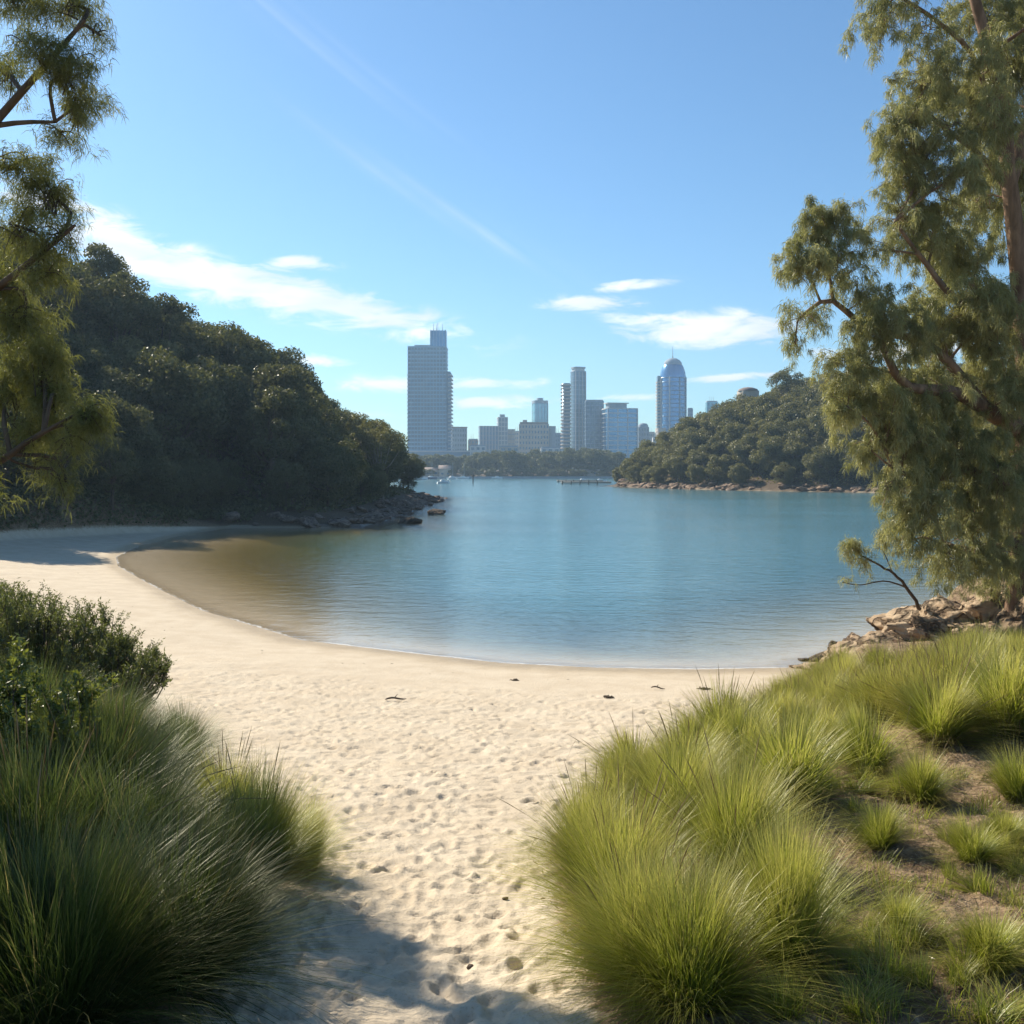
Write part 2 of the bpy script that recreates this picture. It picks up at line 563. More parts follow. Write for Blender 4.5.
M_GROUND = ground_material()
M_WATER = water_material()
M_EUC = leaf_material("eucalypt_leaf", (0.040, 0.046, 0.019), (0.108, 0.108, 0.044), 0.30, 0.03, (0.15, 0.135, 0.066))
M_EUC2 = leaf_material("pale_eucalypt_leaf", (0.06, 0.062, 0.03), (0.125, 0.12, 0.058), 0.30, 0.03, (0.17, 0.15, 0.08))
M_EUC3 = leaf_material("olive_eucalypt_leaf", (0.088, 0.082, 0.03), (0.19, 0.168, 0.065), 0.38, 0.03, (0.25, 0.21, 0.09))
M_SHE = leaf_material("sheoak_foliage", (0.23, 0.23, 0.085), (0.43, 0.41, 0.18), 0.54, 0.04, (0.52, 0.48, 0.25))  # leaf colour raised above natural to stand in for missing front light
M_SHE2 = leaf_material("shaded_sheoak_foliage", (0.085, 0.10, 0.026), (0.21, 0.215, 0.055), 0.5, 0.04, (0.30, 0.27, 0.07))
M_SHRUB = leaf_material("shrub_leaf", (0.04, 0.062, 0.018), (0.11, 0.14, 0.035), 0.42, 0.05, (0.19, 0.21, 0.06))
M_SHRUB2 = leaf_material("yellow_shrub_leaf", (0.07, 0.10, 0.015), (0.17, 0.20, 0.025), 0.45, 0.06, (0.24, 0.25, 0.04))
M_BARK = solid("brown_bark", (0.13, 0.075, 0.045), (0.30, 0.19, 0.12), 5.0, 0.9, 0.8, 0.04, stretch=(1, 1, 0.25))
M_DBARK = solid("dark_bark", (0.05, 0.036, 0.026), (0.13, 0.09, 0.06), 5.0, 0.9, 0.8, 0.04, stretch=(1, 1, 0.25))
M_GBARK = solid("grey_bark", (0.14, 0.11, 0.085), (0.33, 0.27, 0.21), 2.0, 0.9, 0.4, 0.04, stretch=(1, 1, 0.3))
M_ROCK = rock_material("tan_rock", (0.30, 0.205, 0.125), (0.46, 0.35, 0.23), (0.12, 0.075, 0.045))
M_WETROCK = rock_material("wet_dark_rock", (0.085, 0.06, 0.04), (0.15, 0.11, 0.075), (0.035, 0.026, 0.018))
M_DROCK = rock_material("brown_shore_rock", (0.17, 0.12, 0.09), (0.29, 0.215, 0.16), (0.08, 0.055, 0.04))
M_RROCK = rock_material("reddish_shore_rock", (0.24, 0.155, 0.10), (0.36, 0.26, 0.18), (0.12, 0.078, 0.052))


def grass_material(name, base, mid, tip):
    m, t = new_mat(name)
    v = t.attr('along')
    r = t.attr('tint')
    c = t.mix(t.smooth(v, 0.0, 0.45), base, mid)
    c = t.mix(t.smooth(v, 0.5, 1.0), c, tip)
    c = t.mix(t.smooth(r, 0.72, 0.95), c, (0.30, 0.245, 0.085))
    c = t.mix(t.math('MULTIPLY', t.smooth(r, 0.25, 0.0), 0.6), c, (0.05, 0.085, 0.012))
    df = t.n('ShaderNodeBsdfDiffuse', {'Color': c})
    tr = t.n('ShaderNodeBsdfTranslucent', {'Color': c})
    mx = t.n('ShaderNodeMixShader', {0: 0.55, 1: df, 2: tr})
    gl = t.n('ShaderNodeBsdfGlossy', {'Color': (0.9, 0.9, 0.8), 'Roughness': 0.4})
    mx = t.n('ShaderNodeMixShader', {0: 0.035, 1: mx, 2: gl})
    t.n('ShaderNodeOutputMaterial', {'Surface': mx})
    return m


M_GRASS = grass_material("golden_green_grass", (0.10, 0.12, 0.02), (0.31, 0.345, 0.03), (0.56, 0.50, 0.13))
M_GRASS_D = grass_material("shade_darkened_green_grass", (0.018, 0.032, 0.008), (0.055, 0.085, 0.013), (0.115, 0.14, 0.032))  # greener grass, its colour also darkened to imitate the bank's deep shade
M_STRAW = grass_material("dry_straw", (0.10, 0.07, 0.035), (0.25, 0.18, 0.09), (0.36, 0.28, 0.15))

# ------------------------------------------------------------------ ground, beach, water
def build_beach():
    u = np.concatenate([np.arange(-1.05, -0.62, 0.012), np.arange(-0.62, 0.62, 0.0024), np.arange(0.62, 1.06, 0.012)])
    yr = np.geomspace(2.4, 112, 920)
    X = u[None, :] * yr[:, None]
    Y = np.repeat(yr[:, None], len(u), 1)
    z, s, soil, forest = land(X, Y)
    dry = sstep(s, 2.6, 6.0)
    wet = (1 - sstep(s + (fbm2(X, Y, 0.5, 3, 5) - 0.5) * 0.6, 0.2, 1.5)) * (0.12 + 0.88 * sstep(s, -1.3, -0.2))
    Z = z + dry * ((fbm2(X, Y, 0.55, 4, 3) - 0.5) * 0.13 + (fbm2(X, Y, 4.5, 4, 9) - 0.5) * 0.06)
    Z += soil * (fbm2(X, Y, 5.0, 4, 21) - 0.5) * 0.12
    # trodden sand: every footfall a dent with a low rim, in both the path and the open beach
    n = 6500
    fx = rng.uniform(-11, 8, n)
    fy = 4.2 + rng.uniform(0, 1, n) ** 0.85 * 19
    fs = sdist(fx, fy, BAY)
    _, _, fsoil, _ = land(fx, fy)
    fa, fL, fW, fd = rng.normal(.2, .9, n), rng.uniform(.05, .11, n), rng.uniform(.04, .07, n), rng.uniform(.006, .026, n)
    ex = []
    for q in range(95):
        px_, py_ = rng.uniform(-7, 4.5), rng.uniform(4, 16)
        if q % 3 == 0:
            px_, py_ = rng.uniform(-1.0, .2), rng.uniform(3.0, 5.5)
        hd = rng.normal(0, .55) if q % 3 == 0 else rng.uniform(-2.6, 2.6)
        for st_ in range(34):
            hd += rng.normal(0, .09)
            px_ += .62 * math.sin(hd)
            py_ += .62 * math.cos(hd)
            sg = .11 if st_ % 2 else -.11
            ex.append((px_ + sg * math.cos(hd), py_ - sg * math.sin(hd), hd, rng.uniform(.115, .14), rng.uniform(.05, .06), rng.uniform(.009, .027)))
    ex = np.array([e for e in ex if 4.1 < e[1] < 23 and abs(e[0]) < 12])
    fx, fy, fa, fL, fW, fd = [np.concatenate([a_, ex[:, i_]]) for i_, a_ in enumerate((fx, fy, fa, fL, fW, fd))]
    fs = sdist(fx, fy, BAY)
    fsoil = land(fx, fy)[2]
    n = len(fx)
    for k in range(n):
        if fs[k] < 4.2 + rng.uniform(0, 1.5) or fsoil[k] > 0.3:
            continue
        a = fa[k]
        L, W, dep = fL[k], fW[k], fd[k]
        i0, i1 = np.searchsorted(yr, [fy[k] - 0.36, fy[k] + 0.36])
        j0, j1 = np.searchsorted(u, [(fx[k] - 0.36) / fy[k], (fx[k] + 0.36) / fy[k]])
        dx = X[i0:i1, j0:j1] - fx[k]
        dy = Y[i0:i1, j0:j1] - fy[k]
        p = (dx * math.sin(a) + dy * math.cos(a)) / L
        q = (dx * math.cos(a) - dy * math.sin(a)) / W
        r2 = p * p + q * q
        Z[i0:i1, j0:j1] += -dep * np.exp(-r2 ** 1.5) + 0.45 * dep * np.exp(-(np.sqrt(r2) - 1.55) ** 2 / 0.16)
    V = np.stack([X, Y, Z], -1).reshape(-1, 3)
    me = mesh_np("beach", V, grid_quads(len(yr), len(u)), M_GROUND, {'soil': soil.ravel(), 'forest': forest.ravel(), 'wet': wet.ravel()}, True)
    tag(obj("beach", me), kind='structure')


def build_ground():
    k = np.linspace(-1, 1, 360)
    gx = 1680 * np.sinh(k * 5.2) / math.sinh(5.2)
    ky = np.linspace(0, 1, 420)
    gy = -40 + 1720 * np.sinh(ky * 3.6) / math.sinh(3.6)
    X, Y = np.meshgrid(gx, gy)
    z, s, soil, forest = land(X, Y)
    z = z + forest * (fbm2(X, Y, 0.12, 4, 2) - 0.5) * 1.2
    sink = (np.abs(X) < Y * 0.97) & (Y > 3.2) & (Y < 106)
    z = z - sink * 0.45
    wet = 1 - sstep(s, 0.15, 0.75)
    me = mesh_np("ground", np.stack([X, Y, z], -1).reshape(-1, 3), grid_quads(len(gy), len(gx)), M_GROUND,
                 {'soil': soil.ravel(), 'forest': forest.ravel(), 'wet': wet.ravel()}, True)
    tag(obj("ground", me), kind='structure')


def build_water():
    u = np.linspace(-1.3, 1.3, 420)
    yr = np.geomspace(20, 640, 420)
    X = u[None, :] * yr[:, None]
    Y = np.repeat(yr[:, None], len(u), 1)
    z, s, _, _ = land(X, Y)
    depth = np.maximum(-z, 0)
    V = np.stack([X, Y, np.zeros_like(X)], -1).reshape(-1, 3)
    beachside = ((Y < 84) & (X < 7)).astype(float)
    me = mesh_np("water", V, grid_quads(len(yr), len(u)), M_WATER,
                 {'depth': depth.ravel(), 'shore': np.maximum(-s, 0).ravel(), 'beachside': beachside.ravel(),
                  'cove': ((1 - sstep(X, -13, 0)) * (Y < 110)).ravel()}, True)
    tag(obj("water", me), kind='structure')


build_beach()
build_ground()
build_water()

# ------------------------------------------------------------------ haze: thin air between here and the city
def build_haze():
    m, t = new_mat("haze")
    pv = t.n('ShaderNodeVolumePrincipled', {'Color': (0.55, 0.78, 1.0), 'Density': 0.00027, 'Anisotropy': 0.25})
    t.n('ShaderNodeOutputMaterial', {'Volume': pv})
    g = Geo()
    g.box(-1700, 1700, -60, 1700, -7, 165)
    tag(obj("haze", g.mesh("haze", m)), kind='stuff')


build_haze()


# ------------------------------------------------------------------ rocks
def rock_mesh(name, mat, seed, sub=4, squash=(1, 0.8, 0.6), rough=0.45):
    import bmesh
    bm = bmesh.new()
    bmesh.ops.create_icosphere(bm, subdivisions=sub, radius=1.0)
    P = np.array([v.co[:] for v in bm.verts])
    F_ = np.array([[v.index for v in f.verts] for f in bm.faces])
    bm.free()
    r = np.random.default_rng(seed)
    # chop by random planes for flat faces, then roughen
    for k in range(13):
        nrm = r.normal(size=3)
        nrm /= np.linalg.norm(nrm)
        d = r.uniform(0.52, 0.85)
        h = P @ nrm - d
        P = P - np.clip(h, 0, None)[:, None] * nrm * 0.92
    n = fbm(P * 1.7 + seed, 6, seed, 0.6) - 0.5
    rid = 1 - np.abs(2 * fbm(P * np.array([1.2, 1.2, 3.2]) + seed * 2, 4, seed + 5) - 1)
    P = P * (1 + rough * n + 0.25 * rough * (rid - 0.7))[:, None]
    P *= np.array(squash)
    return mesh_np(name, P, F_, mat, None, False)


def put_rock(name, me, loc, scale, rot, label, group=None, cat="rock"):
    o = obj(name, me, None, loc)
    o.scale = scale
    o.rotation_euler = rot
    return tag(o, label, cat, group)


big = [rock_mesh("boulder", M_ROCK, 11 + i, 6, (1, 0.8, 0.62), 0.95) for i in range(4)]
wetb = [rock_mesh("shore_rock", M_WETROCK, 31 + i, 4, (1, 0.8, 0.5), 0.6) for i in range(2)]
# column, row of the top, distance, half sizes, turn, which mesh, label
OUTCROP = [
    (893, 626, 24.2, (1.75, 1.7, 1.5), 0.3, 0, "broad tan boulder sloping to the water below the leaning sapling"),
    (858, 648, 25.0, (1.15, 1.3, 0.95), 1.3, 1, "tan boulder lowest on the outcrop above the dark wet rocks"),
    (930, 606, 24.4, (1.6, 1.6, 1.5), 2.0, 2, "cracked tan boulder at the foot of the leaning sapling"),
    (965, 611, 23.8, (1.3, 1.5, 1.3), 0.8, 3, "tan boulder in the middle of the outcrop ridge under drooping foliage"),
    (995, 603, 23.4, (1.3, 1.5, 1.4), 4.0, 1, "tan boulder between the outcrop ridge and the tallest rock"),
    (1026, 580, 22.8, (1.2, 1.5, 1.9), 5.1, 0, "tallest tan rock standing at the picture's edge above the grass"),
    (905, 645, 22.8, (1.3, 1.3, 1.0), 0.1, 3, "tan boulder half hidden by grass in front of the broad boulder"),
    (832, 666, 25.0, (1.0, 1.1, 0.45), 2.4, 2, "low flat tan rock at the beach end of the outcrop"),
    (948, 630, 22.8, (1.3, 1.4, 1.0), 2.9, 1, "tan boulder with its lower half behind the crest grass"),
    (868, 664, 23.6, (1.1, 1.2, 0.7), 3.6, 0, "tan rock between the lowest boulder and the crest grass"),
    (812, 680, 24.4, (0.9, 0.8, 0.3), 0.5, 3, "thin tan slab flush with the sand at the outcrop's beach end"),
    (846, 668, 23.9, (1.1, 1.0, 0.7), 4.4, 1, "tan rock beside the low flat one, just above the grass"),
    (882, 654, 23.4, (1.2, 1.1, 0.8), 2.2, 3, "tan rock under the broad boulder with grass at its foot"),
    (985, 624, 22.4, (1.2, 1.3, 0.9), 1.9, 2, "tan boulder under the tallest rock, nearest the crest grass"),
]
for px, py, d, sz, rz, k, lab in OUTCROP:
    top = at(px, py, d)
    put_rock("boulder", big[k], (top[0], top[1], top[2] - sz[2] * 0.40), sz, (0.12, -0.1, rz), lab, "boulders of the bank outcrop", "boulder")
for i, (px, py, d, sx, sz) in enumerate([(826, 655, 26.2, 0.6, 0.24), (836, 646, 26.4, 0.34, 0.34), (856, 645, 26.0, 0.3, 0.3), (806, 659, 26.4, 0.3, 0.1), (847, 656, 25.6, 0.4, 0.3)]):
    labs = ["long dark wet rock lying in the water off the outcrop", "dark brown rock standing on the long wet rock at the water", "small pointed dark rock against the foot of the tan outcrop",
            "flattest dark rock, barely out of the water at the outcrop's tip", "dark wet rock wedged between the water and the tan outcrop"]
    p = at(px, py, d)
    put_rock("shore_rock", wetb[i % 2], (p[0], p[1], p[2] - sz * 0.3), (sx, sx * 0.8, sz * 1.6), (0, 0, i * 1.3), labs[i], "wet rocks at the outcrop tip")
# two rocks off the headland, standing in the bay
for px, d, sx, sz, lab in [(408, 94.5, 1.5, 1.2, "larger dark rock in the water close to the headland's edge"), (437, 113, 1.2, 1.2, "lone dark rock farthest out in the water off the headland")]:
    p = at(px, HZ, d)
    put_rock("sea_rock", wetb[0 if px < 420 else 1], (p[0], p[1], 0.1), (sx, sx, sz), (0, 0, 1.0), lab)
# rocks along the two headlands
dk = [rock_mesh("headland_rock", M_DROCK, 51 + i, 3, (1, 0.8, 0.6), 0.6) for i in range(4)]
rk = [rock_mesh("headland_rock", M_RROCK, 61 + i, 3, (1, 0.8, 0.6), 0.6) for i in range(4)]


def along(pts, n, jit, seed):
    r = np.random.default_rng(seed)
    pts = np.array(pts, float)
    seg = np.linalg.norm(np.diff(pts, axis=0), axis=1)
    cum = np.concatenate([[0], np.cumsum(seg)])
    out = []
    for k in range(n):
        t = r.uniform(0, cum[-1])
        i = min(np.searchsorted(cum, t) - 1, len(seg) - 1)
        i = max(i, 0)
        p = pts[i] + (pts[i + 1] - pts[i]) * (t - cum[i]) / seg[i]
        out.append(p + r.normal(0, jit, 2))
    return out


for k, (x, y) in enumerate(along([(-24.2, 88.4), (-17.8, 88.8), (-14.6, 90), (-13.8, 98), (-13.6, 112), (-13.4, 135), (-13.8, 160), (-15, 180)], 190, 1.1, 4)):
    s = random.uniform(0.35, 1.15)
    put_rock("headland_rock", dk[k % 4], (x, y, max(H(x, y), -0.1) + 0.05), (s * 1.2, s, s * 0.8), (random.uniform(-.3, .3), random.uniform(-.3, .3), random.uniform(0, 6)),
             "dark rock on the shaded shore below the wooded hill", "rocks along the shaded headland shore")
for k, (x, y) in enumerate(along([(33, 312), (39.5, 278), (53, 254.5), (67, 235.5), (85, 220.5), (101, 208)], 130, 1.0, 5)):
    s = random.uniform(0.5, 1.7)
    put_rock("headland_rock", rk[k % 4], (x, y, max(H(x, y), 0) + 0.1), (s * 1.3, s, s * 0.8), (random.uniform(-.3, .3), random.uniform(-.3, .3), random.uniform(0, 6)),
             "reddish brown rock on the shore of the sunlit headland across the bay", "rocks along the sunlit headland shore")


# ------------------------------------------------------------------ forest trees
def euc_parts(seed, height, width, mat, leaf=0.34, nleaf=11000, nclump=34, round_=0.90):
    r = np.random.default_rng(seed)
    cz = height * (1 - round_ * 0.5)
    rx, rz = width / 2, height * round_ * 0.5
    cen = []
    for k in range(nclump):
        d = r.normal(size=3)
        d /= np.linalg.norm(d)
        if d[2] < -0.2 and r.uniform() < .35:
            d[2] *= -1
        f = r.uniform(0.55, 0.88)
        cen.append([d[0] * rx * f, d[1] * rx * f, cz + d[2] * rz * f, r.uniform(0.20, 0.36) * rx])
    cen = np.array(cen)
    wgt = cen[:, 3] ** 2
    idx = r.choice(nclump, nleaf, p=wgt / wgt.sum())
    d = r.normal(size=(nleaf, 3))
    d[:, 2] = d[:, 2] * 0.8 + 0.25
    d /= np.linalg.norm(d, axis=1)[:, None]
    rad = cen[idx, 3] * r.uniform(0.55, 1.12, nleaf)
    P = cen[idx, :3] + d * rad[:, None] * np.array([1, 1, 0.72])
    nrm = d + r.normal(0, 0.75, (nleaf, 3))
    nrm /= np.linalg.norm(nrm, axis=1)[:, None]
    a = np.cross(nrm, r.normal(size=(nleaf, 3)))
    a /= np.linalg.norm(a, axis=1)[:, None]
    b = np.cross(nrm, a)
    L = leaf * r.uniform(0.6, 1.4, nleaf)[:, None]
    W = L * r.uniform(0.4, 0.7, nleaf)[:, None]
    V = np.stack([P - a * L * .5, P + b * W * .5 + nrm * L * .12, P + a * L * .5, P - b * W * .5 + nrm * L * .12], 1).reshape(-1, 3)
    Q = np.arange(nleaf * 4).reshape(-1, 4)
    tint = np.clip(0.25 + 0.5 * r.uniform(0, 1, nclump)[idx] * 0.7 + r.normal(0, 0.2, nleaf), 0, 1)
    crown = mesh_np("crown", V, Q, mat, {'tint': np.repeat(tint, 4)})
    g = Geo()
    tr = 0.022 * height
    lean = r.normal(0, 0.05, 2) * height
    g.tube([(0, 0, -1.0), (lean[0] * .2, lean[1] * .2, height * .2), (lean[0] * .6, lean[1] * .6, height * .45), (lean[0], lean[1], cz + rz * .2)], [tr * 1.3, tr, tr * .75, tr * .3], 7)
    for c in cen[:: max(1, nclump // 11)]:
        z0 = height * r.uniform(0.25, 0.5)
        f = z0 / cz
        p0 = np.array([lean[0] * f, lean[1] * f, z0])
        m = (p0 + c[:3]) / 2 + np.array([0, 0, -0.06 * height])
        g.tube([p0, m, c[:3]], [tr * .5, tr * .35, tr * .12], 5)
    trunk = g.mesh("trunk", M_DBARK if mat.name.startswith("eucalypt") else M_GBARK, True)
    return trunk, crown


VAR = {}
for i in range(4):
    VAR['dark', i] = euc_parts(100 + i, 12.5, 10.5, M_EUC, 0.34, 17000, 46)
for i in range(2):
    VAR['dark2', i] = euc_parts(160 + i, 14, 8.0, M_EUC, 0.3, 12000, 34, .8)
for i in range(2):
    VAR['pale', i] = euc_parts(110 + i, 12, 10.0, M_EUC2, 0.34, 15000, 44)
for i in range(4):
    VAR['olive', i] = euc_parts(120 + i, 11.0, 11.0, M_EUC3, 0.40, 16000, 56, 0.95)
for i in range(2):
    VAR['open', i] = euc_parts(130 + i, 14, 9.0, M_EUC3, 0.34, 5200, 24, 0.5)


def put_tree(kind, i, x, y, s, label, group, sz=None):
    t = thing("eucalypt_tree", label, "tree", (x, y, H(x, y) - 0.3), random.uniform(0, 6.28), group)
    t.scale = (s, s, sz or s)
    tr, cr = VAR[kind, i]
    obj("trunk", tr, t)
    obj("crown", cr, t)
    return t


def poisson(region, mind, n, seed, ok):
    r = np.random.default_rng(seed)
    pts = []
    x0, x1, y0, y1 = region
    cand = np.stack([r.uniform(x0, x1, n), r.uniform(y0, y1, n)], 1)
    good = ok(cand[:, 0], cand[:, 1])
    for p in cand[good]:
        if all((p[0] - q[0]) ** 2 + (p[1] - q[1]) ** 2 > mind ** 2 for q in pts):
            pts.append(p)
    return pts


def left_ok(x, y):
    s = sdist(x, y, BAY)
    dl = -sdist(x, y, LBANK)
    u = x / y
    return (s > np.where(x > -22, 5.0, 2.6)) & (dl > 1.2) & ~((x > -15.8) & (y > 118)) & (u > -0.62) & ~((u < -0.5) & (y > 150)) & (x + (y - 128) * 0.25 > -92)


left_pts = poisson((-95, -10, 60, 182), 5.3, 8000, 8, left_ok)
left_pts.sort(key=lambda p: p[1])
left_pts = left_pts[:185]
for k, (x, y) in enumerate(left_pts):
    s_ = min(float(sdist(np.array([x]), np.array([y]), BAY)[0]), 2.2 + float(-sdist(np.array([x]), np.array([y]), LBANK)[0]))
    s = random.uniform(0.74, 1.2) * (0.34 if s_ < 4.2 else 0.5 if s_ < 7 else 0.72 if s_ < 11 else 0.9 if s_ < 17 else 1.0)
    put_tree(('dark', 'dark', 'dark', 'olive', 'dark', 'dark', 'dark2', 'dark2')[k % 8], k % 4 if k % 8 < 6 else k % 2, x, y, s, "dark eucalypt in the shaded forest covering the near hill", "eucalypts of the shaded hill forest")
back = []
for k, (x, y) in enumerate(along([(-33.5, 56), (-34.5, 64), (-32.5, 74), (-29.8, 82), (-27, 88.5)], 26, 0.9, 14)):
    put_tree(('dark', 'dark2')[k % 2], k % 2, x - (k % 3) * 2.2, y + (k % 3) * 1.2, random.uniform(.26, .42) + .1 * (k % 3),
             "low dark tree at the back of the cove's beach below the wooded hill", "low trees behind the cove's beach")
put_tree('pale', 0, -36.5, 92, 0.85, "pale olive eucalypt standing out against the dark hill, nearest the overhanging branch", "pale eucalypts on the hill")
put_tree('pale', 1, -24.5, 103, 1.12, "broad pale-topped eucalypt halfway along the dark hill's slope", "pale eucalypts on the hill")
put_tree('open', 0, -50, 121, 1.0, "tall open-crowned eucalypt on the summit of the dark hill", "open-crowned hilltop trees")
put_tree('open', 1, -16.5, 128, 0.72, "thin open-crowned tree near the seaward end of the hill's skyline", "open-crowned hilltop trees")
put_tree('open', 0, -20, 134, 0.8, "open-crowned tree on the hill's skyline left of the thin seaward one", "open-crowned hilltop trees")


def right_ok(x, y):
    s = sdist(x, y, BAY)
    u = x / y
    return (s > 2.8) & (u < 0.50) & (u > 0.09) & (y > 205) & (y < 345) & (x - 0.35 * (y - 285) < 128)


right_pts = poisson((30, 140, 205, 345), 5.6, 9000, 9, right_ok)
right_pts.sort(key=lambda p: p[1])
right_pts = right_pts[:160]
for k, (x, y) in enumerate(right_pts):
    s_ = float(sdist(np.array([x]), np.array([y]), BAY)[0])
    s = random.uniform(0.9, 1.12) * (0.5 if s_ < 5 else 0.72 if s_ < 9 else 0.9 if s_ < 16 else 1.0)
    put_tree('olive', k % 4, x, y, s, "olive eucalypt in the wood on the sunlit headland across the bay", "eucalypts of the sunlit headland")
put_tree('open', 1, 76, 275, 1.15, "open-crowned eucalypt highest on the skyline of the sunlit headland", "open-crowned headland trees")

def undergrowth(name, region, n, ok, mat, size, seed):
    r = np.random.default_rng(seed)
    x0, x1, y0, y1 = region
    x, y = r.uniform(x0, x1, n * 3), r.uniform(y0, y1, n * 3)
    k = ok(x, y) & (fbm2(x, y, .25, 3, seed) > .34)
    x, y = x[k][:n], y[k][:n]
    z = land(x, y)[0]
    n = len(x)
    hh_ = 2.0 * np.clip(fbm2(x, y, .35, 3, seed + 1) - .2, 0, 1) * r.uniform(0, 1, n)
    P = np.stack([x, y, z + hh_], 1)
    nm = r.normal(0, .7, (n, 3)) + np.array([0, 0, .7])
    nm /= np.linalg.norm(nm, axis=1)[:, None]
    a = np.cross(nm, r.normal(size=(n, 3)))
    a /= np.linalg.norm(a, axis=1)[:, None]
    b = np.cross(nm, a)
    L = size * r.uniform(.6, 1.5, n)[:, None]
    V = np.stack([P - a * L * .5, P + b * L * .3, P + a * L * .5, P - b * L * .3], 1).reshape(-1, 3)
    me = mesh_np(name, V, np.arange(4 * n).reshape(-1, 4), mat, {'tint': np.repeat(r.uniform(0, 1, n), 4)})
    tag(obj(name, me), kind='stuff')


undergrowth("undergrowth", (-95, -8, 58, 182), 90000, lambda x, y: (sdist(x, y, BAY) > np.where(x > -22, 4.3, 2.4)) & (-sdist(x, y, LBANK) > 0.8) & (x / y > -.75), M_EUC, .34, 41)
undergrowth("undergrowth", (-48, -23, 50, 95), 26000, lambda x, y: (sdist(x, y, BAY) > 2) & (-sdist(x, y, LBANK) > 0.3) & (-sdist(x, y, LBANK) < 9), M_EUC, .3, 43)
undergrowth("undergrowth", (30, 140, 205, 345), 60000, lambda x, y: (sdist(x, y, BAY) > 4.5) & (x / y < .55), M_EUC3, .42, 42)

# far shore: one mesh per tree is all the photo shows
far_me = []
for i in range(4):
    tr, cr = euc_parts(140 + i, 15, 14, M_EUC, 0.8, 4200, 34, 0.95)
    far_me.append((tr, cr))
fk = 0
for k in range(62):
    px = 400 + 225 * (k + random.uniform(-.4, .4)) / 62
    d = random.choice([612, 628, 650, 672])
    x = (px - 512) / F * d
    t = thing("far_tree", "tree in the wooded belt along the far shore below the city", "tree", (x, d, H(x, d)), random.uniform(0, 6), "trees of the far shore belt")
    s = random.uniform(0.72, 1.08) * (0.8 if px < 470 else 1.0)
    t.scale = (s * 1.1, s * 1.1, s)
    obj("trunk", far_me[k % 4][0], t)
    obj("crown", far_me[k % 4][1], t)

for k in range(34):
    px = 402 + 222 * (k + random.uniform(-.4, .4)) / 34
    d = random.uniform(596, 604)
    x = (px - 512) / F * d
    t = thing("far_shrub_tree", "low tree at the water's edge in front of the far wooded belt", "tree", (x, d, H(x, d) - .5), random.uniform(0, 6), "low trees of the far shore edge")
    s = random.uniform(0.3, 0.5)
    t.scale = (s * 1.2, s * 1.2, s)
    obj("trunk", far_me[k % 4][0], t)
    obj("crown", far_me[k % 4][1], t)


# ------------------------------------------------------------------ city across the bay
def glass(name, c, rough=0.22, metal=0.55):
    return solid(name, tuple(v * 0.85 for v in c), tuple(min(1, v * 1.15) for v in c), 0.05, rough, 0.0, 0.01, metal, 0.5)


G_BLUE = glass("blue_glass", (0.09, 0.26, 0.46))
G_CYAN = glass("cyan_glass", (0.16, 0.36, 0.46))
G_DARK = glass("grey_blue_glass", (0.10, 0.17, 0.24), 0.3, 0.4)
G_GREY = glass("dull_glass", (0.15, 0.19, 0.22), 0.4, 0.2)
C_WHITE = solid("white_concrete", (0.50, 0.50, 0.49), (0.60, 0.60, 0.58), 0.2, 0.8, 0.05)
C_GREY = solid("grey_concrete", (0.24, 0.29, 0.34), (0.30, 0.36, 0.41), 0.2, 0.8, 0.05)
C_BLUE = solid("blue_grey_panel", (0.16, 0.25, 0.35), (0.20, 0.30, 0.41), 0.2, 0.7, 0.05)
C_BEIGE = solid("beige_concrete", (0.40, 0.35, 0.30), (0.48, 0.43, 0.37), 0.2, 0.85, 0.05)
C_BROWN = solid("brown_brick", (0.22, 0.17, 0.15), (0.29, 0.23, 0.20), 0.3, 0.9, 0.05)
C_PALE = solid("pale_blue_panel", (0.21, 0.37, 0.49), (0.26, 0.43, 0.56), 0.2, 0.6, 0.05)
STEEL = solid("steel", (0.35, 0.37, 0.4), (0.45, 0.47, 0.5), 1.0, 0.5, 0.0, 0.01, 0.5)
BOXES = {}


def box_mesh(name, sx, sy, sz, mat):
    key = (name, round(sx, 2), round(sy, 2), round(sz, 2), mat.name)
    if key not in BOXES:
        g = Geo()
        b = min(0.06, sx * .1, sy * .1, sz * .1)
        # a box with chamfered vertical edges
        xs, ys = sx / 2, sy / 2
        ring = [(-xs + b, -ys), (xs - b, -ys), (xs, -ys + b), (xs, ys - b), (xs - b, ys), (-xs + b, ys), (-xs, ys - b), (-xs, -ys + b)]
        V = [(x, y, z) for z in (0, sz) for x, y in ring]
        Q = [(i, (i + 1) % 8, 8 + (i + 1) % 8, 8 + i) for i in range(8)]
        g.add(V, Q)
        g.add([(x, y, sz) for x, y in ring] + [(x, y, 0) for x, y in ring],
              [(0, 1, 2, 7), (7, 2, 3, 6), (6, 3, 4, 5), (8, 15, 10, 9), (15, 14, 11, 10), (14, 13, 12, 11)])
        BOXES[key] = g.mesh(name, mat)
    return BOXES[key]


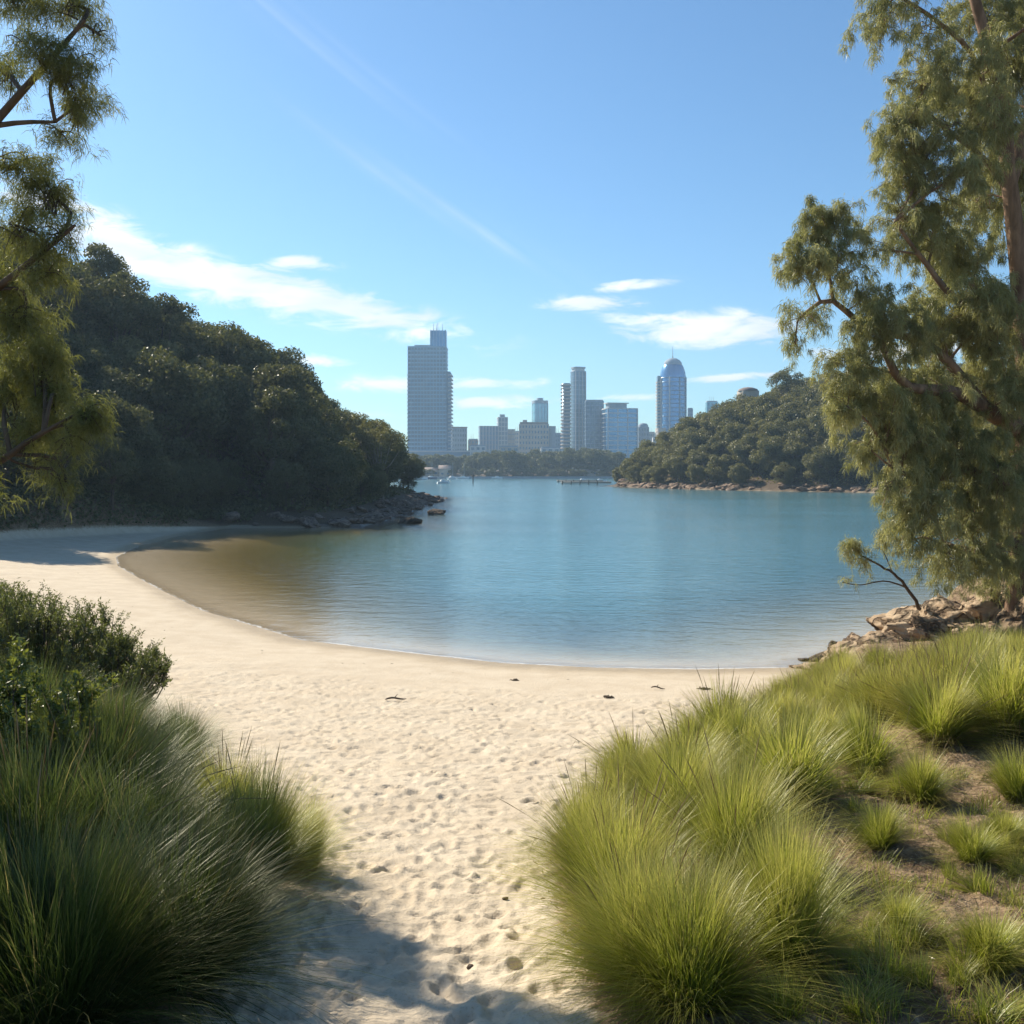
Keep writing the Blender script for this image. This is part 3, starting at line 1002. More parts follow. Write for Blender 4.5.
def slab_body(t, w_, d_, h, z0, wall, slab=None, floor_h=3.6, out=0.5, slab_h=1.1, x=0, y=0, mull=0, mull_mat=None, mull_w=0.6, mull_out=0.35):
    """one block of a building: glazed body, a slab edge for each storey, vertical fins"""
    obj("wall", box_mesh("wall", w_, d_, h, wall), t, (x, y, z0))
    if slab:
        n = int(h / floor_h)
        me = box_mesh("floor_slab", w_ + 2 * out, d_ + 2 * out, slab_h, slab)
        for i in range(n):
            obj("floor_slab", me, t, (x, y, z0 + (i + 1) * h / n - slab_h + (0.02 if i == n - 1 else 0)))
    if mull:
        me = box_mesh("fin", mull_w, mull_out, h - 0.4, mull_mat or wall)
        for i in range(mull):
            fx = -w_ / 2 + w_ * i / (mull - 1)
            obj("fin", me, t, (x + fx, y - d_ / 2 - mull_out / 2 - 0.003, z0 + 0.1))


def windows(t, w_, d_, h, z0, nx, nz, mat, x=0, y=0, fw=0.55, fh=0.5, side=0):
    """each window its own part: front face, and the side facing the sun"""
    ww, wh = w_ / nx * fw, h / nz * fh
    me = box_mesh("window", ww, 0.24, wh, mat)
    for i in range(nx):
        for k in range(nz):
            obj("window", me, t, (x - w_ / 2 + w_ * (i + .5) / nx, y - d_ / 2, z0 + h * (k + .25) / nz))
    if side:
        me2 = box_mesh("window", 0.24, d_ / side * fw, wh, mat)
        for i in range(side):
            for k in range(nz):
                obj("window", me2, t, (x - w_ / 2, y - d_ / 2 + d_ * (i + .5) / side, z0 + h * (k + .25) / nz))


def building(label, pl, pr, d, yaw=0.0, k=0.7, name="tower", cat="tower", group=None):
    """Empty at street level whose block spans the columns pl..pr at distance d; returns thing, width, depth, height(row)"""
    wid = (pr - pl) / F * d
    cx = ((pl + pr) / 2 - 512) / F * d
    W = wid / (math.cos(yaw) + k * abs(math.sin(yaw)))
    gz = 3.0
    t = thing(name, label, cat, (cx, d + k * W / 2, gz), yaw, group)
    return t, W, k * W, (lambda row: CAM_H + (HZ - row) / F * d - gz)


# the tall slab tower by the near hill
t, W, D, hh = building("tallest grey slab tower with balcony edges and a blue glass crown", 408, 446, 880, 0.0, 0.7)
h = hh(353)
slab_body(t, W, D, h, 6, G_DARK, C_PALE, 3.4, 0.35, 1.2, mull=13, mull_mat=C_PALE, mull_w=0.5, mull_out=0.5)
obj("lift_core", box_mesh("lift_core", 3.5, D * .8, hh(378), C_BLUE), t, (W / 2 + 1.8, 0, 6))
bal = box_mesh("balcony", 3.4, D * .9, 0.9, C_WHITE)
for i in range(22):
    obj("balcony", bal, t, (W / 2 + 3.4, 0, 14 + i * 3.4))
    obj("balcony", bal, t, (-W / 2 + 0.6, 0.4, 14 + i * 3.4))
ct = obj("crown_tower", box_mesh("crown_tower", 14.2, 12, hh(336) - h, G_BLUE), t, (W / 2 - 7.5, 2, 6 + h))
for q in range(6):
    obj("crown_fin", box_mesh("crown_fin", 0.5, 0.5, hh(336) - h + 0.5, C_BLUE), ct, (-6.5 + 2.6 * q, -6.25, 0))
for q, hh_ in ((-12, 7), (-9.5, 6), (-8.2, 8), (-4, 6.5)):
    g = Geo(); g.tube([(0, 0, 0), (0, 0, hh_)], [0.35, 0.15], 5)
    obj("antenna", g.mesh("antenna", STEEL), ct, (7.5 + q if q > -13 else -5, 0, hh(336) - h))
obj("plant_room", box_mesh("plant_room", 14, 10, 2.2, C_GREY), t, (-5, 2, 6 + h))
obj("podium", box_mesh("podium", 62, 44, 19, C_BLUE), t, (10, 0, 0))
for i in range(3):
    obj("podium_band", box_mesh("podium_band", 63, 45, 1.3, C_WHITE), t, (10, 0, 8.2 + i * 4.7))

t, W, D, hh = building("low grey block just beside the tallest slab tower", 450, 467, 950, 0.2, 0.7, "office_block", "building")
slab_body(t, W, D, hh(428), 0, C_GREY, None)
windows(t, W, D, hh(428), 0, 6, 9, G_GREY)
obj("roof_parapet", box_mesh("roof_parapet", W + .6, D + .6, 1.2, C_BROWN), t, (0, 0, hh(428)))

t, W, D, hh = building("grey stepped apartment tower with a raised middle shaft", 478, 515, 1000, 0.12, 0.5, "apartment_tower", "tower")
slab_body(t, W * .52, D, hh(426), 0, C_BLUE, C_GREY, 4.5, 0.3, 1.0, x=-W * .24, mull=7, mull_mat=C_WHITE)
slab_body(t, W * .26, D * .9, hh(417), 0, C_GREY, C_WHITE, 4.5, 0.3, 0.9, x=W * .16, mull=4, mull_mat=C_WHITE)
slab_body(t, W * .2, D * .8, hh(429), 0, C_BEIGE, C_GREY, 4.5, 0.3, 0.9, x=W * .40, mull=3, mull_mat=C_BEIGE)
obj("plant_room", box_mesh("plant_room", 5, 5, 3, C_GREY), t, (W * .16, 0, hh(417)))

t, W, D, hh = building("slim cyan glass tower with a small peaked cap behind the pale checkered block", 532, 548, 1150, 0.35, 0.8, "glass_tower", "tower")
slab_body(t, W, D, hh(403), 0, G_CYAN, G_DARK, 9, 0.15, 0.6, mull=5, mull_mat=G_DARK)
obj("roof_cap", box_mesh("roof_cap", W * 1.03, D * 1.03, 3.0, C_GREY), t, (0, 0, hh(403)))
obj("plant_room", box_mesh("plant_room", W * .4, D * .5, 3.0, C_GREY), t, (0, 0, hh(403) + 3))

t, W, D, hh = building("pale apartment block checkered with rows of dark windows", 519, 549, 900, 0.0, 0.6, "apartment_block", "building")
slab_body(t, W, D, hh(424), 0, C_BEIGE, None)
windows(t, W, D, hh(424), 0, 10, 9, G_DARK)
obj("roof_parapet", box_mesh("roof_parapet", W * .94, D * .94, 1.8, C_BROWN), t, (0, 0, hh(424)))
obj("side_wing", box_mesh("side_wing", 6, D * .9, hh(426), C_GREY), t, (W / 2 + 3.1, 1, 0))
obj("roof_stair", box_mesh("roof_stair", 4, 4, 4, C_BEIGE), t, (-W * .3, 0, hh(424)))

t, W, D, hh = building("dark blue-grey tower with a pale roof crown and lower wing", 571, 586, 950, 0.45, 0.9, "crowned_tower", "tower")
slab_body(t, W, D, hh(371), 0, G_DARK, C_BLUE, 4.2, 0.25, 0.8, mull=4, mull_mat=C_WHITE)
obj("crown_band", box_mesh("crown_band", W * .86, D * .86, 2.6, C_WHITE), t, (0, 0, hh(371)))
obj("crown_roof", box_mesh("crown_roof", W * .98, D * .98, 1.5, C_GREY), t, (0, 0, hh(371) + 2.6))

t, W, D, hh = building("slender tower of stacked pale curved balconies beside the crowned tower", 561, 571.5, 930, 0.0, 1.0, "balcony_tower", "tower")
g = Geo(); g.lathe([(W * .42, 0), (W * .42, hh(383)), (0.01, hh(383))], 20)
obj("core", g.mesh("core", G_DARK, False), t)
g = Geo(); g.lathe([(W * .40, 0), (W * .52, 0.0), (W * .52, 1.3), (W * .40, 1.3)], 20)
me = g.mesh("balcony", C_BEIGE)
n = 25
for i in range(n):
    obj("balcony", me, t, (0, 0, (i + .6) * (hh(383) - 1) / n))

t, W, D, hh = building("blue-grey ribbed office block leaning against the crowned tower", 586, 603.5, 925, 0.0, 0.8, "ribbed_block", "building")
slab_body(t, W, D, hh(401), 0, G_DARK, C_BLUE, 3.8, 0.3, 1.0, mull=5, mull_mat=C_BLUE)
obj("roof_parapet", box_mesh("roof_parapet", W * .96, D * .96, 1.2, C_GREY), t, (0, 0, hh(401)))

t, W, D, hh = building("white-banded office block with a rooftop plant room left of the grey rounded block", 603.5, 638, 900, 0.22, 0.6, "banded_block", "building")
slab_body(t, W, D, hh(408), 0, G_BLUE, C_WHITE, 4.0, 0.35, 0.9, mull=4, mull_mat=C_WHITE, mull_w=0.9)
obj("plant_room", box_mesh("plant_room", W * .6, D * .6, 4.2, C_GREY), t, (-W * .12, 0, hh(408)))
obj("roof_canopy", box_mesh("roof_canopy", W * .72, D * .7, 0.8, C_WHITE), t, (-W * .12, 0, hh(408) + 4.2))

t, W, D, hh = building("grey block with a rounded top between the banded block and the domed tower", 638.5, 649, 1000, 0.0, 0.9, "rounded_block", "building")
slab_body(t, W, D, hh(427), 0, C_GREY, None)
windows(t, W, D, hh(427), 0, 4, 9, G_GREY)
g = Geo(); g.lathe([(W * .5, 0), (W * .47, 2), (W * .34, 3.6), (0.01, 4.2)], 16)
obj("roof", g.mesh("roof", C_GREY, True), t, (0, 0, hh(427)))

t, W, D, hh = building("blue glass tower with a domed top and a thin spire", 661.5, 687.5, 1000, 0.0, 0.85, "domed_tower", "tower")
h = hh(377)
# octagonal glass shaft that steps in under the dome
def octa(r0, z0, z1, r1=None):
    return [(r0, z0), (r1 or r0, z1)]
R0 = W / 2 * 1.04
g = Geo(); g.lathe([(R0, 0), (R0, h), (R0 * .93, h + 6), (R0 * .80, h + 11), (R0 * .72, h + 13)], 8)
shaft = obj("glass_shaft", g.mesh("glass_shaft", G_BLUE), t)
shaft.rotation_euler = (0, 0, PI / 8)
g = Geo(); g.lathe([(R0 * .70, 0), (R0 * .66, 2.5), (R0 * .5, 5), (R0 * .28, 6.6), (0.01, 7.3)], 20)
dome = obj("dome", g.mesh("dome", C_GREY, True), t, (0, 0, h + 13))
g = Geo(); g.tube([(0, 0, 0), (0, 0, 3), (0, 0, 12)], [0.8, 0.35, 0.15], 6)
obj("spire", g.mesh("spire", STEEL), dome, (0, 0, 7))
g = Geo(); g.lathe([(R0 + .0, 0), (R0 + .35, 0), (R0 + .35, .8), (R0, .8)], 8)
me = g.mesh("floor_slab", G_DARK)
for i in range(22):
    o = obj("floor_slab", me, t, (0, 0, (i + 1) * h / 22 - .8)); o.rotation_euler = (0, 0, PI / 8)
for q in range(8):
    a = q * PI / 4 + PI / 8
    obj("fin", box_mesh("fin", 1.0, 1.0, h, C_WHITE if q in (4, 5) else G_DARK), t, ((R0 + .1) * math.cos(a), (R0 + .1) * math.sin(a), 0.2))
me = box_mesh("balcony", 3.6, D * .5, 1.5, C_BEIGE)
for i in range(26):
    obj("balcony", me, t, (-R0 - .9, 2, 12 + i * (h - 14) / 26))
obj("balcony_core", box_mesh("balcony_core", 2.6, D * .45, h + 2, G_DARK), t, (-R0 - .6, 2, 0))
obj("podium", box_mesh("podium", W * 1.15, D, hh(428), C_BEIGE), t, (-1, 1.5, 0.05))

FILL = [(688, 693, 409, 1050, C_BLUE, "narrow blue-grey block close behind the domed tower", 0),
        (707, 718, 402, 1000, G_CYAN, "small square blue tower rising above the headland trees", 3),
        (648, 655, 433, 1020, C_GREY, "lowest grey block beside the domed tower's base", 2),
        (468, 478, 440, 980, C_BROWN, "low brown block between the grey block and the stepped tower", 2),
        (555, 562, 434, 1000, C_BLUE, "low blue-grey block in the gap before the balcony tower", 2),
        (515, 520, 432, 1050, C_BEIGE, "thin beige block squeezed beside the checkered block", 2),
        (470, 486, 446, 860, C_WHITE, "long low white building above the far trees below the stepped tower", 0),
         (500, 519, 447, 850, C_BEIGE, "long low beige building above the far trees left of the checkered block", 0),
         (541, 560, 448, 850, C_WHITE, "long low white building above the far trees below the checkered block's wing", 0),
        (653, 661, 438, 950, C_WHITE, "small pale block low in front of the domed tower's base", 2)]
for pl, pr, row, d, mat, lab, ant in FILL:
    t, W, D, hh = building(lab, pl, pr, d, 0.0, 0.9, "city_block", "building")
    slab_body(t, W, D, hh(row), 0, mat, None)
    nz = max(3, int(hh(row) / 4))
    windows(t, W, D, hh(row), 0, 3, min(nz, 16), G_DARK)
    obj("roof_parapet", box_mesh("roof_parapet", W * .9, D * .9, 1.2, C_GREY), t, (0, 0, hh(row)))
    for q in range(ant):
        g = Geo(); g.tube([(0, 0, 0), (0, 0, 5)], [0.2, 0.1], 5)
        obj("antenna", g.mesh("antenna", STEEL), t, (-2 + 2 * q, 0, hh(row) + 1))

# house on the right-hand headland, roof above the trees
t = thing("hilltop_building", "beige hilltop building with a rounded roof above the headland trees", "building", ((748 - 512) / F * 330, 330, H(78, 330)), 0.2)
zt = CAM_H + (HZ - 391) / F * 330 - t.location.z
obj("wall", box_mesh("wall", 5.6, 5, zt, C_BEIGE), t)
g = Geo(); g.lathe([(3.3, 0), (3.0, .6), (1.6, 1.1), (0.01, 1.3)], 14)
obj("roof", g.mesh("roof", C_BROWN, True), t, (0, 0, zt))

# low houses by the far waterside
for px, d, w_, h_, lab in [(432, 604, 9, 5, "pale low house at the far waterside, left of the other house"), (445, 602, 7, 6.5, "pale taller house at the far waterside among low trees"),
                           (590, 604, 12, 4, "long low pale shed on the far shore behind the jetty")]:
    x = (px - 512) / F * d
    t = thing("waterside_house", lab, "house", (x, d, H(x, d)), 0.1)
    obj("wall", box_mesh("wall", w_, 6, h_ * .7, C_BEIGE), t)
    g = Geo(); a, b_, r_ = w_ / 2 + .4, 3.4, h_ * .35
    g.add([(-a, -b_, 0), (a, -b_, 0), (a, b_, 0), (-a, b_, 0), (-a, 0, r_), (a, 0, r_)], [(0, 1, 5, 4), (2, 3, 4, 5), (3, 0, 4, 4), (1, 2, 5, 5)])
    obj("roof", g.mesh("roof", C_BROWN), t, (0, 0, h_ * .7 + .01))
    for q in (-1, 1):
        obj("window", box_mesh("window", w_ * .2, .2, 1.2, G_DARK), t, (q * w_ * .25, -3, 1.2))

# sea wall along the far shore, jetty by the right headland, moored boats
g = Geo(); g.box(-95, 60, -.6, .6, -1, 1.0)
g.box(-95, 60, -.8, .8, 1.0, 1.25)
tag(obj("sea_wall", g.mesh("sea_wall", C_GREY), None, (0, 590, 0)), "low grey sea wall along the far shore", "wall")


def jetty(px0, px1, d, label):
    x0, x1 = (px0 - 512) / F * d, (px1 - 512) / F * d
    t = thing("jetty", label, "jetty", (x0, d, 0))
    L = x1 - x0
    g = Geo(); g.box(0, L, -1.5, 1.5, 0.35, 0.95)
    for i in range(int(L / 0.6)):
        g.box(i * .6, i * .6 + .5, -1.55, 1.55, 0.955, 1.02)
    obj("deck", g.mesh("deck", C_BEIGE), t)
    pg = Geo(); pg.tube([(0, 0, -3), (0, 0, 1.15)], [.14, .13], 7)
    pm = pg.mesh("pile", M_DBARK)
    for i in range(int(L / 3)):
        for sy in (-1.7, 1.7):
            obj("pile", pm, t, (0.5 + 3 * i, sy, 0))


jetty(557, 603, 395, "grey jetty on piles, the farther of two beside the headland point")
jetty(561, 611, 345, "grey jetty on piles, the nearer of two beside the headland point")

BOATW = solid("boat_white", (0.72, 0.72, 0.70), (0.8, 0.8, 0.78), 1, 0.4, 0.0)
BOATB = solid("boat_blue", (0.05, 0.09, 0.16), (0.07, 0.11, 0.2), 1, 0.4, 0.0)


def hull_mesh(L=7.0, B=2.4, Hh=1.1, mat=None):
    st = np.linspace(0, 1, 9)
    V, Q = [], []
    for s in st:
        wv = B / 2 * (1 - max(0, (s - .45) / .55) ** 2.2) * (0.82 + .18 * min(1, s / .3))
        zt = Hh * (0.85 + .25 * s * s)
        for f, z in ((-1, zt), (-.8, .15), (0, -.35), (.8, .15), (1, zt)):
            V.append(((s - .5) * L, f * max(wv, .03), z))
    for i in range(8):
        for j in range(4):
            a = i * 5 + j
            Q.append((a, a + 1, a + 6, a + 5))
        Q.append((i * 5 + 4, i * 5, i * 5 + 5, i * 5 + 9))
    Q.append((0, 1, 2, 3))
    Q.append((0, 3, 4, 4))
    g = Geo(); g.add(V, Q)
    return g.mesh("hull", mat)


HW, HB = hull_mesh(mat=BOATW), hull_mesh(mat=BOATB)
cg = Geo(); cg.box(-1.3, 1.2, -.75, .75, 1.0, 1.55); cg.box(-.9, 0.7, -.65, .65, 1.55, 1.75)
CAB = cg.mesh("cabin", BOATW)
mg = Geo(); mg.tube([(0.6, 0, 1.0), (0.6, 0, 9.0)], [.09, .06], 6); mg.tube([(0.6, 0, 2.3), (-2.6, 0, 2.25)], [.07, .06], 5)
MAST = mg.mesh("mast", STEEL)


def boat(px, d, hull, label, rz, mast=True, s=1.0):
    x = (px - 512) / F * d
    t = thing("sailing_boat" if mast else "motor_boat", label, "boat", (x, d, 0.0), rz, "boats moored at the far side")
    t.scale = (s, s, s)
    obj("hull", hull, t)
    obj("cabin", CAB, t)
    if mast:
        obj("mast", MAST, t)


boat(443, 375, HW, "white sailing boat moored nearest, off the dark hill's point", 0.6, True, 0.75)
boat(421, 520, HW, "white sailing boat half behind the dark hill's point", 0.2)
boat(431, 545, HB, "dark blue sailing boat between the white ones by the hill's point", -0.3)
boat(452, 540, HW, "white sailing boat well out behind the nearest moored one", 0.9)
boat(463, 560, HW, "white sailing boat nearest the marker post", 0.1)
boat(497, 572, HW, "white motor boat lying at the far sea wall", 0.0, False, 0.9)
boat(583, 420, HW, "white motor boat behind the jetties, nearer the city", 0.2, False, 0.8)
boat(600, 412, HW, "white motor boat behind the jetties, nearer the headland point", -0.2, False, 0.8)
g = Geo(); g.tube([(0, 0, -2), (0, 0, 2.6)], [.22, .2], 7); g.lathe([(.2, 2.6), (.45, 2.6), (.45, 3.0), (.01, 3.4)], 10)
tag(obj("marker_post", g.mesh("marker_post", M_DBARK), None, ((473 - 512) / F * 360, 360, 0)), "dark marker post standing alone in the bay", "marker")


# ------------------------------------------------------------------ drooping trees framing the view
def curve_pts(P, n=10):
    """smooth path through control points"""
    P = np.asarray(P, float)
    if len(P) == 2:
        P = np.array([P[0], (P[0] + P[1]) / 2, P[1]])
    t = np.linspace(0, len(P) - 1, n)
    out = []
    for v in t:
        i = min(int(v), len(P) - 2)
        f = v - i
        p0, p1, p2, p3 = P[max(i - 1, 0)], P[i], P[i + 1], P[min(i + 2, len(P) - 1)]
        out.append(0.5 * ((2 * p1) + (-p0 + p2) * f + (2 * p0 - 5 * p1 + 4 * p2 - p3) * f * f + (-p0 + 3 * p1 - 3 * p2 + p3) * f ** 3))
    return np.array(out)


def strands(lets, dens, K, length, width, droop, seed, spread=0.75):
    """hanging sprays along every branchlet: thin tapering strands that arch out and hang down"""
    r = np.random.default_rng(seed)
    O, TG, TI = [], [], []
    for P, f in lets:
        seg = np.diff(P, axis=0)
        ln = np.linalg.norm(seg, axis=1)
        n = max(3, int(dens * f * ln.sum()))
        t = r.uniform(.12, 1.0, n) ** .75 * (len(P) - 1)
        i = np.minimum(t.astype(int), len(P) - 2)
        q = t - i
        O.append(P[i] + seg[i] * q[:, None] + r.normal(0, .035, (n, 3)))
        TG.append(seg[i] / ln[i][:, None])
        TI.append(np.clip(.40 + .15 * r.normal() + r.normal(0, .1, n), 0, 1))
    O, TG, TI = np.concatenate(O), np.concatenate(TG), np.concatenate(TI)
    O, TG = np.repeat(O, K, 0), np.repeat(TG, K, 0)
    N = len(O)
    TI = np.clip(np.repeat(TI, K) + r.normal(0, 0.12, N), 0, 1)
    dirv = TG * .6 + r.normal(0, spread, (N, 3)) + np.array([0, 0, -.05])
    dirv /= np.linalg.norm(dirv, axis=1)[:, None]
    L = length * r.uniform(0.5, 1.4, N)[:, None]
    O = O + r.normal(0, 0.03, (N, 3))
    dn = np.array([0, 0, -1.0])
    pts = [O + dirv * L * t * (1 - .35 * t) + dn * droop * L * t * t for t in (0.0, 0.4, 1.0)]
    side = np.cross(pts[2] - pts[0], r.normal(size=(N, 3)))
    side /= np.linalg.norm(side, axis=1)[:, None] + 1e-9
    Wd = width * r.uniform(0.6, 1.4, N)[:, None]
    rows = []
    for p, f in zip(pts, (0.8, 1.0, 0.25)):
        rows += [p - side * Wd * f * .5, p + side * Wd * f * .5]
    V = np.stack(rows, 1).reshape(-1, 3)
    b = np.arange(N)[:, None] * 6
    Q = np.concatenate([b + np.array([[0, 1, 3, 2]]), b + np.array([[2, 3, 5, 4]])], 0)
    return V, Q, np.repeat(TI, 6)


def drooping_tree(name, label, base, trunk, limbs, masses, mat, bark, dens, K, length, width, droop, seed, group=None, twigs=7, spread=.75, catname="tree"):
    base = np.array(base)
    t = thing(name, label, catname, tuple(base), 0, group)
    samples = []

    def rel(P):
        return np.asarray(P, float) - base
    P, r0, r1 = trunk
    P = curve_pts(rel(P), 16)
    rr = np.linspace(1, 0, 16) ** 0.8 * (r0 - r1) + r1
    P = P + np.random.default_rng(seed).normal(0, 0.02, P.shape)
    g = Geo(); g.tube(P, rr, 10)
    obj("trunk", g.mesh("trunk", bark, True), t)
    samples += [(p, q) for p, q in zip(P, rr)]
    for Lp, a, b in limbs:
        P = curve_pts(rel(Lp), 12)
        rr = np.linspace(a, b, 12)
        g = Geo(); g.tube(P, rr, 8)
        obj("limb", g.mesh("limb", bark, True), t)
        samples += [(p, q) for p, q in zip(P, rr)]
    SP = np.array([p for p, q in samples])
    r = np.random.default_rng(seed + 3)
    g = Geo()
    lets = []
    for c, rad, f in masses:
        c = rel(c)
        rad = np.array(rad)
        big_ = float(rad.max())
        dd = np.linalg.norm(SP - c, axis=1) + 0.8 * np.clip(SP[:, 2] - c[2] + .2, 0, None)
        p0 = SP[int(np.argmin(dd))]
        if np.linalg.norm(p0 - c) > 0.3:
            mid = (p0 + c) / 2 + np.array([0, 0, .12 * np.linalg.norm(p0 - c)]) + r.normal(0, .08, 3)
            g.tube(curve_pts([p0, mid, c], 7), np.linspace(min(.012 + .018 * np.linalg.norm(p0 - c), .05), .014, 7), 5)
        for k in range(int(twigs * (.4 + big_ * big_) * f) + 4):
            d = r.normal(size=3)
            d /= np.linalg.norm(d)
            e = c + d * rad * r.uniform(.35, 1.12)
            st = c + (p0 - c) * r.uniform(0, .55) + r.normal(0, .1 * big_, 3)
            ln = np.linalg.norm(e - st)
            m = st * .45 + e * .55 + np.array([0, 0, r.uniform(.08, .3) * ln]) + r.normal(0, .06 * ln, 3)
            tip = e + np.array([0, 0, -r.uniform(.1, .5) * min(ln, 1.2)]) + r.normal(0, .07, 3)
            P = curve_pts([st, m, e, tip], 8)
            lets.append((P, f * r.uniform(.5, 1.3)))
            if k % 3 == 0:
                g.tube(P[:6], np.linspace(.010, .004, 6), 4)
    obj("branchlets", g.mesh("branchlets", bark, True), t)
    V, Q, ti = strands(lets, dens, K, length, width, droop, seed + 9, spread)
    obj("crown", mesh_np("crown", V, Q, mat, {'tint': ti}), t)
    return t


def masses_from(lst, d0, jit, seed):
    """(column, row, half width, half height, weight, depth offset) -> clumps with real depth"""
    r = np.random.default_rng(seed)
    out = []
    for px, py, hw, hh_, f, dd in lst:
        d = d0 + dd + r.normal(0, jit)
        out.append((at(px, py, d), (hw / F * d, max(hw, hh_) / F * d * .9, hh_ / F * d), f))
    return out


# she-oak on the bank, its crown filling the picture's edge
DR = 22.0
bx, by = 11.2, 22.4
RB = (bx, by, H(bx, by) - .3)
trunk = [RB, at(1026, 480, 22.3), at(1024, 330, 22.2), at(1017, 240, 22), at(1009, 185, 22), at(1004, 120, 22), at(990, 40, 22), at(965, -40, 22), at(960, -160, 22)]
limbs = [([at(1007, 190, 22), at(985, 160, 21.8), at(950, 132, 21.4), at(915, 105, 21.2)], .07, .04),
         ([at(1008, 188, 22), at(1020, 150, 22.3), at(1040, 80, 22.6), at(1070, -30, 23)], .17, .06),
         ([at(1000, 150, 22), at(975, 60, 21.4), at(935, 20, 21), at(905, 0, 20.8)], .07, .03),
         ([at(1019, 430, 22.3), at(990, 412, 21.6), at(955, 392, 21), at(905, 385, 20.6), at(880, 340, 20.5)], .22, .06),
         ([at(1018, 300, 22.2), at(960, 300, 21.2), at(925, 262, 21), at(895, 222, 20.8)], .10, .03),
         ([at(990, 412, 21.6), at(930, 345, 21), at(870, 330, 20.6), at(830, 300, 20.5), at(800, 318, 20.4)], .12, .03),
         ([at(1018, 490, 22.3), at(970, 470, 21.2), at(930, 480, 20.8), at(895, 470, 20.5)], .13, .04),
         ([at(1016, 540, 22.3), at(985, 550, 21.4), at(945, 545, 21)], .10, .04),
         ([at(1020, 330, 22.2), at(1070, 260, 22.6), at(1130, 200, 23)], .16, .05),
         ([at(1018, 460, 22.3), at(1080, 430, 22.6), at(1150, 400, 23)], .16, .05),
         ([at(965, -40, 22), at(905, -60, 21.4), at(880, -20, 21)], .08, .03)]
RM = [(880, 16, 32, 30, .8, -1), (905, 0, 40, 40, .7, -.8), (985, 20, 50, 45, 1, 1), (1020, 60, 40, 60, 1, 1.5),
      (930, 82, 42, 40, 1.1, -1), (900, 128, 36, 38, 1.1, -1.2), (965, 100, 45, 42, 1, .5), (920, 165, 48, 42, 1, -.8), (985, 120, 40, 55, .7, 1.3),
      (905, 218, 38, 44, 1.0, -1.3), (940, 238, 45, 38, 1, -.5), (975, 205, 40, 40, .7, 1.2), (1015, 180, 45, 60, .9, 2.2), (960, 268, 48, 36, 1, 0),
      (828, 222, 34, 26, 1.1, -1.5), (798, 262, 28, 24, 1.1, -1.6), (838, 262, 38, 36, 1.0, -1.5), (805, 316, 26, 26, .75, -1.6), (862, 296, 32, 26, .6, -1.4), (795, 345, 14, 18, .6, -1.6),
      (890, 325, 50, 38, 1.2, -1.4), (945, 325, 52, 42, 1.2, -.6), (1005, 330, 48, 55, 1.1, 1.4), (852, 368, 34, 34, 1.0, -1.6), (875, 408, 44, 38, 1.1, -1.6), (925, 395, 52, 42, 1.1, -1.0),
      (985, 385, 52, 45, .9, .8), (905, 452, 46, 42, 1.1, -1.4), (955, 450, 52, 48, 1.1, -.6), (1010, 450, 48, 52, 1.0, 1.0), (922, 508, 42, 40, 1.1, -1.2), (970, 510, 48, 46, 1.1, -.5),
      (1018, 515, 44, 50, 1.0, .8), (945, 560, 38, 26, .8, -1.0), (985, 560, 42, 30, .9, -.4), (1025, 568, 40, 34, .9, .4), (905, 545, 20, 18, .5, -1.2),
      (845, 405, 22, 20, .7, -1.6), (865, 445, 22, 22, .6, -1.6), (885, 490, 22, 22, .6, -1.5)]
RM += [(1000, 325, 40, 40, .9, -1.3), (1012, 385, 34, 40, .9, -1.0), (1000, 120, 36, 40, .8, -1.2), (985, 60, 36, 34, .8, -1.3), (960, 175, 36, 34, .8, -1.2), (985, 300, 40, 26, .9, -1.4), (950, 130, 34, 30, .7, -1.3), (1010, 480, 36, 40, .9, -1.0), (880, 250, 26, 22, .5, -1.4), (930, 30, 34, 26, .6, -1.0)]
for q in range(26):
    a = random.Random(q)
    RM.append((1060 + a.uniform(0, 190), -120 + q * 27, 55, 50, .45, a.uniform(-2, 2.5)))
for q in range(6):
    RM.append((900 + q * 40, -80 - 20 * (q % 2), 45, 40, .5, -1 + .4 * q))
drooping_tree("sheoak_tree", "large olive drooping tree with a reddish trunk on the rocky bank", RB, (trunk, .24, .07), limbs, masses_from(RM, DR, .25, 5), M_SHE, M_BARK,
              17, 15, .155, .0095, .42, 201, twigs=42, spread=.85)

# she-oak beside the path on the shaded side: only its branches reach into view
bx, by = -7.6, 10.9
LB = (bx, by, H(bx, by) - .3)
dL = 10.3
trunk = [LB, at(-215, 500, 10.90), at(-225, 300, 10.80), at(-215, 100, 10.70), at(-190, -100, 10.60)]
limbs = [([at(-222, 330, 10.80), at(-110, 250, 10.50), at(-20, 140, 10.30), at(50, 60, 10.10), at(85, 20, 10.00)], .075, .015),
         ([at(-220, 250, 10.80), at(-120, 150, 10.50), at(0, 125, 10.30), at(55, 122, 10.10)], .06, .014),
         ([at(-218, 420, 10.80), at(-120, 360, 10.50), at(-20, 300, 10.30), at(45, 250, 10.10), at(75, 225, 10.00)], .07, .014),
         ([at(-216, 470, 10.90), at(-120, 480, 10.50), at(-20, 470, 10.30), at(30, 440, 10.10), at(75, 415, 10.00)], .07, .014),
         ([at(-218, 120, 10.70), at(-120, 0, 10.50), at(-30, -40, 10.30), at(50, -30, 10.10)], .06, .014)]
